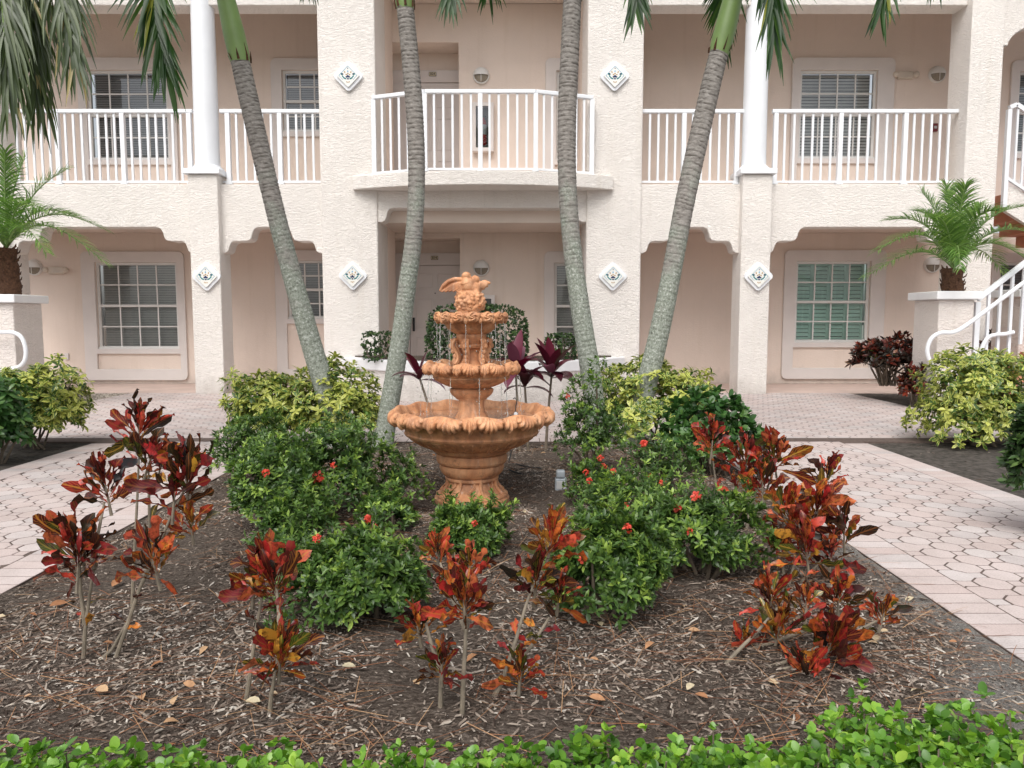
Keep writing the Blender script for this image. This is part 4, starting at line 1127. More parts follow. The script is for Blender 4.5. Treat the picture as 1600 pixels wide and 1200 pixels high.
fin.ell(fp(728, 431.5, -.015), (.029, .027, .026), 12, 8); fin.ell(fp(742, 437, 0), (.026, .025, .024), 12, 8)
fin.ell(fp(708, 446.5, -.008), (.060, .008, .028), 18, 10, Matrix.Rotation(-.35, 3, 'Y')); fin.ell(fp(720, 448, -.004), (.04, .02, .036), 14, 10)
fin.ell(fp(752, 446.5, .004), (.042, .016, .022), 14, 9, Matrix.Rotation(-.5, 3, 'Y'))
root = [fp(729, 441, .0), fp(729, 444, 0), fp(728, 448, 0), fp(727, 451, 0), fp(726, 454, .0)]
def W_(seq): return [fp(*q) for q in seq]
lead = W_([(727, 440, -.01), (720, 437, -.01), (710, 436.5, -.012), (700, 440, -.014), (692, 447, -.016), (687, 455.5, -.016)])
fin.tube(lead, [.018, .017, .016, .015, .013, .008], 10, flat=.9)
for (e, s) in (((690, 456.5), (724, 441)), ((695, 456.5), (725, 443)), ((701, 456), (726, 446)), ((707, 456), (727, 449)), ((713, 456.5), (728, 451)), ((718, 456), (729, 453))):
    a = fp(*s, -.014); b = fp(*e, -.02); mid_ = a.lerp(b, .5)+Vector((0, 0, .012)); fin.tube([a, mid_, b], [.012, .0115, .007], 9, flat=.8)
lead = W_([(744, 448, .0), (750, 444, .005), (757, 440.5, .01), (765, 442.5, .012)])
fin.tube(lead, [.02, .018, .015, .007], 10)
for (e, s) in (((761, 446), (748, 447)), ((756, 450), (746, 450)), ((751, 454), (744, 453))):
    fin.tube([fp(*s, .004), fp(*e, .01)], [.016, .010], 8)
fo = fin.build('bird_finial', M['terra'], F_)
rm = fo.modifiers.new('fuse', 'REMESH'); rm.mode = 'VOXEL'; rm.voxel_size = .0034; rm.use_smooth_shade = True
sm = fo.modifiers.new('soft', 'SMOOTH'); sm.iterations = 1; sm.factor = .5
# falling water
def stream(a, r0, z0, r1, z1, w_=.0032, br=False):
    pts = []; rd = []
    n = 14
    for i in range(n+1):
        t = i/n; r = r0+(r1-r0)*math.sqrt(t) ; z = z0+(z1-z0)*t**1.25
        j = .0035*t; pts.append((FX+r*math.cos(a)+R.gauss(0, j), FY+r*math.sin(a)+R.gauss(0, j), z)); rd.append(w_*R.uniform(.55, 1.15)*(1-.25*t))
    MB().tube(pts, rd, 6).build('water_stream', M['stream'], F_, True)
for k in range(14):
    a = 2*math.pi*k/14+.12; stream(a, fr_(53), fz(502), fr_(56+R.uniform(-4, 2)), fz(572), R.uniform(.002, .0034))
for k in range(11):
    a = 2*math.pi*k/11+.35; stream(a, fr_(75), fz(585), fr_(78+R.uniform(-3, 3)), fz(651), R.uniform(.0022, .004))
dv = MB()
for i in range(150):
    a = R.uniform(0, 6.28); up_ = R.random() < .5
    r = fr_(R.uniform(47, 60) if up_ else R.uniform(70, 84)); zz = fz(R.uniform(520, 572) if up_ else R.uniform(600, 650)); q = R.uniform(.0015, .0036)
    dv.ell((FX+r*math.cos(a), FY+r*math.sin(a), zz), (q, q, q*1.5), 6, 4)
dv.build('droplets', M['stream'], F_, True, kind='stuff')
# pump spotlight and its cable in the bowl, cable and pump outlet on the mulch
sp_t = thing('fountain_spotlight', 'small black spotlight resting in the lower fountain bowl', 'spotlight', (*fp(803, 648)[:2], fz(648)))
c = fp(804, 645, -.05); MB().tube([c, c+Vector((0, -.03, .004))], .014, 14).build('lamp_body', M['black'], sp_t, True)
MB().tube([c+Vector((0, -.0305, .0042)), c+Vector((0, -.032, .0044))], .0115, 14).build('lens', M['silver'], sp_t, True)
MB().box(c.x-.035, c.x-.008, c.y-.02, c.y+.01, c.z-.022, c.z-.005).build('bracket', M['black'], sp_t, bevel=.003)
MB().tube([c+Vector((0, .002, .012)), fp(804, 634, -.02), fp(806, 626, .0), fp(803, 622, .02), fp(800, 624, .03)], .003, 6).build('cable', M['rubber'], sp_t, True)
gx, gy = G(876, 771, .0); ob = thing('pump_outlet', 'grey weathered outlet post standing in the mulch right of the fountain', 'outlet box', (gx, gy, 0))
MB().box(gx-.036, gx+.036, gy-.03, gy+.03, -.05, .10).build('post_box', M['pvc'], ob, bevel=.006)
MB().box(gx-.028, gx+.028, gy-.034, gy-.0302, .035, .085).build('outlet_plate', M['silver'], ob, bevel=.003)
MB().box(gx-.03, gx+.026, gy-.028, gy+.028, .103, .15).build('hinged_cover', M['pvc'], ob, bevel=.01)
cb = thing('black_cable', 'coiled black pump cable on the mulch beside the fountain foot', 'cable', (*G(825, 745), .02))
pts = []
for i in range(90):
    t = i/89; a = t*20; x, y = G(828, 746); q = .075-.02*math.sin(a*.37)
    pts.append((x+q*1.5*math.cos(a)+.02*math.sin(a*.3), y+q*math.sin(a), .03+.012*math.sin(a*1.7)+.02*t))
x, y = G(795, 735); pts += [(x+.05, y-.02, .05), (x, y, .06), (x+.02, y+.03, .14), (FX+fr_(50), FY+.05, .3)]
MB().tube(pts, .0055, 7).build('cable_loop', M['rubber'], cb, True)

# ------------------------------------------------------------------ palms
def bez(p, t):
    p = [np.array(q, float) for q in p]
    while len(p) > 1: p = [a+(b-a)*t for a, b in zip(p, p[1:])]
    return p[0]
def frond(parent, ctrl, n, L, mat, wd=.022, droop=.9, ang=(70, 25), s0=.12, side=None, name='frond', r0=.014, vfold=.35, Lend=.35, tipmul=1.0, stem='crownshaft', bare=False, st=7, jit=.03):
    ts = np.linspace(0, 1, 40); C = np.array([bez(ctrl, t) for t in ts])
    rc = MB().tube([Vector(c) for c in C[::2]], list(np.linspace(r0, .003, len(C[::2]))), 7).build(name, M[stem], parent, True)
    tt = np.linspace(s0, .995, n); P0 = np.array([bez(ctrl, t) for t in tt]); P1 = np.array([bez(ctrl, min(1, t+.02)) for t in tt]); Pm = np.array([bez(ctrl, t-.02) for t in tt]); T = nrm(P1-Pm)
    if side is None:
        h = np.array(ctrl[-1])-np.array(ctrl[0]); h[2] = 0
        if np.linalg.norm(h) < .05: h = np.array([0, 1., 0])
        side = np.cross(nrm(h), [0, 0, 1.])
    side = np.array(side, float)
    V = []; Q = []; TI = []
    K = st
    for sgn in (-1, 1):
        for i in range(n):
            u = (i+.5*(sgn > 0))/n; t = T[i]; sd = nrm(side-t*side.dot(t)); nr = np.cross(sd, t)
            if nr[2] < 0: nr = -nr
            a = math.radians(ang[0]+(ang[1]-ang[0])*u+rng.normal(0, 5))
            d0 = nrm(t*math.cos(a)+sd*sgn*math.sin(a)+nr*(vfold*rng.normal(1, .35)))
            prof = math.sin(math.pi*min(1, .22+.78*u))**.7 if u < .8 else 1
            Li = L*(.45+.55*min(1, u*4))*(1-(1-Lend)*max(0, u-.55)/.45)*rng.normal(1, .08)
            p = P0[i].copy(); d_ = d0; o = len(V); ti = np.clip(rng.normal(.42, .17), 0, .96) if rng.random() > .03 else 1
            for k in range(K):
                s = k/(K-1); wv = wd*(.35+.65*math.sin(math.pi*min(1, .15+s*.8)))*(1-s**3) + .0008
                w2 = nrm(np.cross(d_, nr)); 
                V += [p-w2*wv+nr*wv*.25, p, p+w2*wv+nr*wv*.25]; TI += [ti]*3
                if k < K-1:
                    for b in (0, 1): a_ = o+k*3+b; Q.append((a_, a_+1, a_+4, a_+3))
                    d_ = nrm(d_+np.array([0, 0, -1.])*droop*(1.0/(K-1))*(.5+s*1.3)+rng.normal(0, jit, 3)); p = p+d_*Li/(K-1); nr = nrm(nr-d_*nr.dot(d_)+1e-6)
    obj('leaflets', quadmesh('leaflets', np.array(V), np.array(Q), M[mat], {'tint': np.array(TI)}), rc, 'stuff')
    return rc

def trunk_mesh(path, r_base, r_top, ring=.05):
    """path of (x, y, z); ringed, slightly uneven trunk"""
    pts = np.array(path); seg = np.linalg.norm(np.diff(pts, axis=0), axis=1); cum = np.concatenate([[0], np.cumsum(seg)]); Ltot = cum[-1]
    n = int(Ltot/.0085); s = np.linspace(0, Ltot, n)
    # smooth interpolation
    q = np.stack([np.interp(s, cum, pts[:, k]) for k in range(3)], 1); ker = np.hanning(71); ker /= ker.sum()
    pad = np.pad(q, ((35, 35), (0, 0)), 'edge'); qs = np.stack([np.convolve(pad[:, k], ker, 'valid') for k in range(3)], 1)
    qs[0] = q[0]
    T = nrm(np.gradient(qs, axis=0)); sd = nrm(np.cross(T, [0, 1., 0])); u = np.cross(sd, T)
    m = 26; V = []; ringA = []
    # uneven ring spacing
    pos = []; a = 0
    while a < Ltot: pos.append(a); a += ring*rng.uniform(.6, 1.35)*(1-.25*a/Ltot)
    pos = np.array(pos); off = rng.uniform(0, 6.28)
    for i in range(n):
        f = s[i]/Ltot
        r = r_base+(r_top-r_base)*f**.8+ r_base*.75*math.exp(-s[i]/.10)
        for k in range(m):
            th = 2*math.pi*k/m
            sw = s[i]+.010*math.sin(th+off)+.003*math.sin(3*th+s[i]*6)
            j = np.searchsorted(pos, sw)-1; j = max(0, min(j, len(pos)-1))
            dd = (sw-pos[j]); dep = math.exp(-(dd/.0045)**2)
            bul = .002*math.exp(-((dd-.014)/.012)**2)
            rr = r*(1+.03*math.sin(2*th+f*9))-.0042*dep*(.6+.5*f)+bul*(.4+f)
            V.append(qs[i]+(sd[i]*math.cos(th)+u[i]*math.sin(th))*rr); ringA.append(dep*min(1, .45+f*.7))
    Q = [(i*m+k, i*m+(k+1) % m, (i+1)*m+(k+1) % m, (i+1)*m+k) for i in range(n-1) for k in range(m)]
    return quadmesh('trunk', np.array(V), np.array(Q), M['trunk'], {'ring': np.array(ringA)}), qs[-1], T[-1]

def palm(label, pix, Y, r0, r1, shaft_pix, hang, ups=5):
    """pix: photo points of the trunk from base to top; shaft_pix: top of the green shaft; hang: fronds that come into view"""
    path = []
    zs = np.linspace(0, 1, len(pix))
    for (px, py) in pix: x, z = P(px, py, Y); path.append((x, Y, z))
    path[0] = (path[0][0], Y, min(path[0][2], -.05))
    me, top_, td = trunk_mesh(path, r0, r1)
    t = thing('palm_tree', label, 'palm tree', (path[0][0], Y, 0), 'ringed palm trees around the fountain')
    obj('trunk', me, t)
    sx, sz = P(*shaft_pix, Y); e = Vector((sx, Y, sz)); b = Vector(top_)
    pts = [b-Vector(td)*.03, b+Vector(td)*.03, b.lerp(e, .25), b.lerp(e, .55), b.lerp(e, .8), e]
    MB().tube(pts, [r1*1.02, r1*1.15, r1*1.17, r1*1.0, r1*.8, r1*.55], 24).build('crownshaft', M['crownshaft'], t, True)
    for k in range(7):                                              # torn fibres at the collar
        a = 2*math.pi*k/7+.4; o = Vector((math.cos(a), math.sin(a), 0))*r1*1.08
        MB().tube([b+o-Vector(td)*.02, b+o*1.12+Vector(td)*.02, b+o*R.uniform(1.0, 1.3)+Vector(td)*R.uniform(.03, .13)], [.012, .009, .001], 5, flat=.4).build('fibre', M['fibre'], t, True)
    for h in hang:
        tip = h['tip']; ty = h.get('y', Y-.4); x2, z2 = P(tip[0], tip[1], ty); mx, mz = P(*h['mid'], (Y+ty)/2 if 'my' not in h else h['my'])
        ctrl = [tuple(e-Vector((0, 0, .1))), ((sx*.45+mx*.55), (Y+ty)/2, max(mz, sz)+h.get('lift', .35)), (mx, h.get('my', ty), mz), (x2, ty, z2)]
        frond(t, ctrl, h.get('n', 46), h.get('L', .5), 'palm', h.get('w', .02), h.get('droop', .8), h.get('ang', (62, 18)), side=h.get('side'), Lend=h.get('Lend', .5), vfold=h.get('vf', .25))
    for k in range(ups):
        a = 2*math.pi*k/ups+R.uniform(-.3, .3); Lf = R.uniform(1.3, 1.7); o = Vector((math.cos(a), math.sin(a), 0))
        ctrl = [tuple(e-Vector((0, 0, .05))), tuple(e+o*Lf*.35+Vector((0, 0, 1.0))), tuple(e+o*Lf*.8+Vector((0, 0, 1.25))), tuple(e+o*Lf*1.15+Vector((0, 0, .75)))]
        frond(t, ctrl, 34, .5, 'palm', .02, .55, (65, 25))
    return t
SX = (1, 0, 0); SD = (.8, .6, 0)
palm('leaning palm at the left of the four with a long green collar in view', [(532, 712), (522, 655), (507, 605), (490, 550), (473, 490), (455, 425), (437, 358), (418, 280), (399, 200), (384, 135), (373, 84)], 6.2, .088, .072, (336, -75),
     [dict(tip=(262, 108), mid=(256, -25), y=5.2, n=72, L=0.50, w=.0155, side=SX, ang=(50, 10), droop=.35, Lend=.75, vf=.12), dict(tip=(480, -50), mid=(470, -100), y=6.6, n=54, L=0.38, w=.0145, side=SX, ang=(46, 12), droop=.35, Lend=.75, vf=.12)])
palm('slender palm left of the fountain with pale lichen on its lower trunk', [(594, 720), (604, 660), (616, 590), (627, 520), (637, 440), (646, 380), (651, 310), (651, 240), (647, 160), (640, 80), (632, 0)], 6.2, .080, .065, (628, -150),
     [dict(tip=(706, -12), mid=(712, -100), y=6.0, n=54, L=0.38, w=.0145, side=SX, ang=(46, 12), droop=.35, Lend=.75, vf=.12), dict(tip=(764, -30), mid=(766, -110), y=6.3, n=54, L=0.38, w=.0145, side=SD, ang=(46, 12), droop=.35, Lend=.75, vf=.12)])
palm('slender palm right of the fountain with a green mossy lower trunk', [(940, 712), (930, 640), (922, 575), (910, 505), (902, 450), (894, 390), (888, 320), (885, 250), (886, 170), (890, 90), (895, -14)], 6.2, .086, .070, (900, -150),
     [dict(tip=(994, 8), mid=(996, -110), y=5.9, n=54, L=0.38, w=.0145, side=SX, ang=(46, 12), droop=.35, Lend=.75, vf=.12), dict(tip=(806, -62), mid=(800, -160), y=6.6, n=54, L=0.38, w=.0145, side=SX, ang=(46, 12), droop=.35, Lend=.75, vf=.12)])
palm('leaning palm at the right of the four with a torn collar and drooping fronds', [(980, 722), (992, 665), (1009, 605), (1027, 535), (1042, 465), (1056, 390), (1069, 320), (1084, 250), (1100, 180), (1115, 115), (1127, 70)], 6.2, .090, .074, (1166, -85),
     [dict(tip=(1208, 53), mid=(1202, -70), y=5.9, n=46, L=0.50, w=.0135, side=SX, ang=(46, 12), droop=.35, Lend=.75, vf=.12), dict(tip=(1132, 58), mid=(1150, -50), y=6.7, n=54, L=0.38, w=.0145, side=SX, ang=(46, 12), droop=.35, Lend=.75, vf=.12),
      dict(tip=(1376, 10), mid=(1392, -100), y=5.6, n=54, L=0.38, w=.0145, side=SX, ang=(46, 12), droop=.35, Lend=.75, vf=.12), dict(tip=(1463, -46), mid=(1468, -110), y=5.9, n=54, L=0.38, w=.0145, side=SX, ang=(46, 12), droop=.35, Lend=.75, vf=.12)])
# palm beyond the frame edge whose drooping frond hangs into view
ol = thing('palm_tree', 'palm with fine drooping grey green fronds hanging in at the top corner', 'palm tree', (-3.9, 4.6, 0))
me, tp, td = trunk_mesh([(-3.95, 4.7, -.05), (-3.85, 4.65, 1.5), (-3.75, 4.6, 3.0), (-3.7, 4.6, 4.1)], .11, .09)
obj('trunk', me, ol)
MB().tube([Vector(tp)-Vector((0, 0, .03)), Vector(tp)+Vector((0, 0, .3)), Vector(tp)+Vector((.02, 0, .7))], [.10, .10, .06], 20).build('crownshaft', M['crownshaft'], ol, True)
for (m1, m2, tip, y, L, n) in (((-.2, -330), (20, -180), (60, 150), 4.1, .62, 130), ((0, -330), (60, -220), (116, 92), 4.0, .55, 120), ((0, -300), (-10, -120), (14, 140), 3.9, .6, 110)):
    x1, z1 = P(m1[0], m1[1], 4.3); x2, z2 = P(*m2, y); x3, z3 = P(*tip, y)
    frond(ol, [tuple(Vector(tp)+Vector((0, 0, .6))), (x1, 4.3, z1), (x2, y, z2), (x3, y, z3)], n, L, 'palm_grey', .0085, 1.5, (55, 14), side=(.95, .3, 0), Lend=.5, vfold=.1, jit=.07)
for k in range(5):
    a = 2.2+k*.8; o = Vector((math.cos(a), math.sin(a), 0)); e = Vector(tp)+Vector((0, 0, .6))
    frond(ol, [tuple(e), tuple(e+o*.5+Vector((0, 0, .8))), tuple(e+o*1.1+Vector((0, 0, .8))), tuple(e+o*1.5+Vector((0, 0, .2)))], 36, .5, 'palm_grey', .014, .8)

def date_palm(px, pyb, pyt, Y, label, specs, tint='date', tw=15):
    x, zt = P(px, pyt, Y); t = thing('date_palm', label, 'palm', (x, Y, 0), 'pygmy date palms behind the stair piers')
    n = 26; pts = [(x+.015*math.sin(i*.7), Y, zt*i/n-.02) for i in range(n+1)]
    r = tw*Y/cp/FPX
    MB().tube(pts, [r*(.92+.16*((i*7) % 3)/2) for i in range(n+1)], 14).build('trunk', M['fibre'], t, True)
    for i in range(70):                                              # old leaf bases
        a = i*2.399; zz = max(.2, zt-.9)+(min(.9, zt-.2))*(i/70); o = Vector((math.cos(a), math.sin(a), 0))
        c = Vector((x, Y, zz)); MB().tube([c+o*r*.85, c+o*r*1.12+Vector((0, 0, .02)), c+o*r*1.22+Vector((0, 0, .055))], [.022, .018, .006], 6, flat=.5).build('leaf_base', M['fibre'], t, True)
    c = Vector((x, Y, zt-.02))
    for (tx, ty, dy, lift) in specs:
        tx_, tz_ = P(tx, ty, Y+dy); tip = Vector((tx_, Y+dy, tz_)); mid_ = c.lerp(tip, .5)+Vector((0, 0, lift))
        ctrl = [tuple(c), tuple(c.lerp(mid_, .5)+Vector((0, 0, lift*.35))), tuple(mid_), tuple(tip)]
        frond(t, ctrl, 62, .29, tint, .0062, .8, (60, 28), s0=.1, Lend=.5, vfold=.45, r0=.012, stem='crownshaft', st=5)
    return t
date_palm(1490, 640, 418, 9.35, 'bright green pygmy date palm rising behind the stair pier', [(1355, 432, -.6, .35), (1385, 345, .1, .4), (1372, 392, -.7, .45), (1440, 300, .3, .25), (1478, 292, .25, .3), (1508, 290, -.25, .3), (1530, 320, .4, .3),
    (1602, 322, -.1, .35), (1640, 375, .2, .45), (1610, 410, -.6, .4), (1560, 330, -.5, .4), (1460, 340, -.6, .35), (1500, 420, -.75, .4), (1430, 330, .6, .35), (1570, 430, .5, .4)])
date_palm(10, 640, 385, 9.35, 'dark green pygmy date palm arching over the left pier', [(165, 412, -.4, .5), (165, 360, .2, .45), (72, 395, -.7, .4), (105, 265, .3, .3), (40, 245, .2, .3), (8, 235, -.3, .3), (-60, 260, .2, .35), (-130, 330, .1, .5), (-140, 400, -.3, .5), (-60, 420, -.6, .4), (60, 330, -.6, .45), (120, 340, .6, .4)])

# ------------------------------------------------------------------ clipped and garden shrubs
IX = 'ixora shrubs in the mulch bed'
shrub('ixora_shrub', 'dark ixora shrub with one bright coral flower below the left leaning palm', 'shrub', (352, 500, 692, 858), LEAF_I, 'ixora', 1237, 7, .029, IX, shoots=26, flowers=[(412, 742, .02)])
shrub('ixora_shrub', 'tall ixora shrub carrying the big red flower between the two left palms', 'shrub', (430, 592, 655, 835), LEAF_I, 'ixora', 1517, 7, .029, IX, flowers=[(500, 757, .034), (517, 727, .018)], shoots=40)
shrub('ixora_shrub', 'sparse low ixora with scattered buds between the fountain and front shrub', 'shrub', (555, 665, 772, 850), LEAF_I, 'ixora', 298, 7, .029, IX, amp=.5, flowers=[(575, 818, .022), (585, 830, .02)], shoots=18, tipbright=.8)
shrub('ixora_shrub', 'dense dark ixora mass at the back against the yellow schefflera', 'shrub', (338, 470, 645, 770), LEAF_I, 'ixora', 1117, 7, .029, IX)
shrub('ixora_shrub', 'rounded front ixora shrub between the two red crotons', 'shrub', (472, 662, 825, 1010), LEAF_I, 'ixora', 1437, 7, .029, IX, shoots=45, flowers=[(504, 845, .018)], tipbright=.7)
shrub('ixora_shrub', 'ixora shrub with upright shoots in front of the fountain foot', 'shrub', (664, 808, 790, 892), LEAF_I, 'ixora', 838, 7, .029, IX, shoots=46, tipbright=.8, flowers=[(742, 826, .014)])
shrub('ixora_shrub', 'large ixora shrub right of the bright orange croton', 'shrub', (845, 1035, 795, 1000), LEAF_I, 'ixora', 1597, 7, .029, IX, shoots=50, tipbright=.7, flowers=[(983, 832, .02), (907, 885, .016)])
shrub('ixora_shrub', 'wide glossy ixora shrub on the right side of the bed', 'shrub', (985, 1178, 762, 935), LEAF_I, 'ixora', 1636, 7, .029, IX, shoots=50, tipbright=.7, flowers=[(1057, 801, .024), (1087, 786, .024), (1079, 844, .018)])
shrub('ixora_shrub', 'tall loose ixora growing against the mossy palm trunk', 'shrub', (872, 975, 600, 752), LEAF_I, 'ixora', 857, 7, .029, IX, amp=.5, shoots=22, flowers=[(887, 622, .02)])
shrub('ixora_shrub', 'small flowering ixora behind the grey outlet post', 'shrub', (892, 968, 722, 805), LEAF_I, 'ixora', 378, 7, .029, IX, amp=.5, shoots=20, flowers=[(915, 746, .02), (938, 722, .022), (941, 738, .02), (957, 743, .02)], tipbright=.8)
shrub('ixora_shrub', 'leggy half bare ixora with orange buds at the foot of the right leaning palm', 'shrub', (968, 1090, 672, 800), LEAF_I, 'ixora', 598, 6, .029, IX, amp=.55, inner=.8, stems=40, stem_r=.005, flowers=[(1008, 690, .024), (1000, 695, .02), (1035, 758, .02), (1019, 750, .018)], shoots=14)
shrub('clipped_shrub', 'twiggy light green clipped shrub behind the red croton on the right', 'shrub', (1030, 1192, 618, 752), LEAF_R, 'scheff_green', 480, 6, .05, None, amp=.35, inner=.5, stems=50, stem_r=.006)
shrub('ixora_shrub', 'low leafy ixora filling the gap left of the fountain foot', 'shrub', (560, 668, 700, 815), LEAF_I, 'ixora', 303, 7, .029, IX, amp=.5, shoots=40, tipbright=.8, flowers=[(562, 842, .02)])
shrub('ixora_shrub', 'low ixora joining the front shrub to the dark ones behind on the left', 'shrub', (392, 520, 770, 905), LEAF_I, 'ixora', 349, 7, .029, IX, amp=.5, shoots=40, tipbright=.7)
shrub('ixora_shrub', 'ixora with orange buds in the middle of the right hand shrubs', 'shrub', (905, 1030, 745, 850), LEAF_I, 'ixora', 386, 7, .029, IX, amp=.5, shoots=40, tipbright=.8, flowers=[(912, 746, .018), (985, 800, .02)])
VS = 'variegated schefflera bushes'
sk = dict(el=(.8, 1.55), tipbright=.9, amp=.28, inner=.6)
shrub('schefflera_bush', 'yellow variegated schefflera behind the left leaning palm', 'bush', (358, 480, 588, 705), LEAF_SCH, 'scheff', 620, 8, .058, VS, boxy=.4, **sk)
shrub('schefflera_bush', 'yellow variegated schefflera between the two left palms', 'bush', (465, 596, 584, 705), LEAF_SCH, 'scheff', 620, 8, .058, VS, boxy=.4, **sk)
shrub('schefflera_bush', 'yellow variegated schefflera behind the right pair of palms', 'bush', (932, 1112, 576, 705), LEAF_SCH, 'scheff', 900, 8, .058, VS, boxy=.4, **sk)
shrub('schefflera_bush', 'yellow and green schefflera below the looped handrail', 'bush', (-10, 124, 578, 705), LEAF_SCH, 'scheff', 800, 8, .058, VS, boxy=.4, **sk)
shrub('schefflera_bush', 'cream edged schefflera with bare forked stems by the stair pier', 'bush', (1452, 1600, 556, 700), LEAF_SCH, 'scheff', 1000, 8, .058, VS, boxy=.6, lo=-.5, stems=16, stem_r=.013, **sk)
shrub('green_bush', 'dark green bush at the edge of the left side bed', 'bush', (-60, 40, 596, 728), LEAF_SCH, 'scheff_green', 420, 8, .07, None, boxy=.3, **sk)
shrub('green_bush', 'dark fine leaved bush at the edge of the right side bed', 'bush', (1582, 1700, 585, 850), LEAF_M, 'box', 700, 6, .05, None)
BXG = 'clipped boxwoods in the planter'
shrub('boxwood', 'small square boxwood at the left end of the planter', 'shrub', (567, 616, 519, 563), LEAF_R, 'box', 330, 6, .03, BXG, base_y=10.35, ry=.25, z0=.5, boxy=.7, inner=.35, amp=.06, lo=-.9)
shrub('boxwood', 'small square boxwood at the right end of the planter', 'shrub', (851, 900, 521, 563), LEAF_R, 'box', 330, 6, .03, BXG, base_y=10.35, ry=.25, z0=.5, boxy=.7, inner=.35, amp=.06, lo=-.9)
shrub('boxwood', 'large rounded boxwood behind the fountain birds', 'shrub', (664, 830, 477, 566), LEAF_R, 'box', 1900, 6, .032, BXG, base_y=10.2, ry=.55, z0=.42, boxy=.45, inner=.35, amp=.08, lo=-.9)
shrub('croton_bush', 'dark red leggy croton bush between the shuttered window and stair pier', 'bush', (1335, 1442, 520, 606), LEAF_M, 'redshrub', 420, 7, .085, None, base_y=10.0, ry=.4, z0=.22, stems=26, stem_r=.012, lo=-.1, el=(.4, 1.3))
shrub('croton_bush', 'low orange tinged croton bush against the stair pier', 'bush', (1408, 1450, 565, 628), LEAF_M, 'redshrub', 150, 7, .075, None, base_y=9.3, ry=.2, el=(.4, 1.3))
shrub('croton_bush', 'shaded dark croton bush under the stair railing', 'bush', (1518, 1610, 515, 600), LEAF_M, 'redshrub', 260, 7, .075, None, base_y=10.6, ry=.3, el=(.4, 1.3))

# ------------------------------------------------------------------ crotons with single leaves
def croton_leaf(seed, curl, twist, wave, tipc=0):
    rr = random.Random(seed); st = 9; v = []; uv = []; f = []
    hw = [.014, .022, .045, .085, .122, .145, .150, .125, .05]
    x = y = z = 0; ang = rr.uniform(-.15, .1); tw = 0
    for i in range(st):
        s = i/(st-1); ph = rr.uniform(0, 6)
        for k in (-1, 0, 1):
            ed = wave*math.sin(i*1.9+seed+k*1.3)*abs(k)*min(1, s*2)
            vx = k*hw[i]; a = twist*s
            lx, lz = vx*math.cos(a)-(.30*abs(vx)+ed)*math.sin(a), vx*math.sin(a)+(.30*abs(vx)+ed)*math.cos(a)
            v.append((x+lx, y-lz*math.sin(ang)*.5, z+lz*math.cos(ang))); uv.append((.5+k*.5*hw[i]/.14, s))
        ang -= (curl*(.4+.2*s)+tipc*max(0, s-.5)*4)/(st-1); y += math.cos(ang)/(st-1); z += math.sin(ang)/(st-1)
    for i in range(st-1):
        for k in range(2): a = i*3+k; f.append((a, a+1, a+4, a+3))
    return v, uv, f
CLEAF = {}
for mk in CR:
    for q in range(6):
        v, uv, f = croton_leaf(q*7+3, [.3, .2, .6, -.2, .9, -.1][q], [.3, -.9, 1.2, .6, -1.7, .2][q], [.06, .09, .07, .10, .08, .06][q], [.2, 1.6, -1.5, 2.4, -.6, -2.2][q])
        me = bpy.data.meshes.new('leaf'); me.from_pydata(v, [], f); me.materials.append(CR[mk])
        ul = me.uv_layers.new(name='UVMap')
        for lp in me.loops: ul.data[lp.index].uv = uv[lp.vertex_index]
        me.polygons.foreach_set('use_smooth', [True]*len(f)); me.update(); CLEAF[mk, q] = me
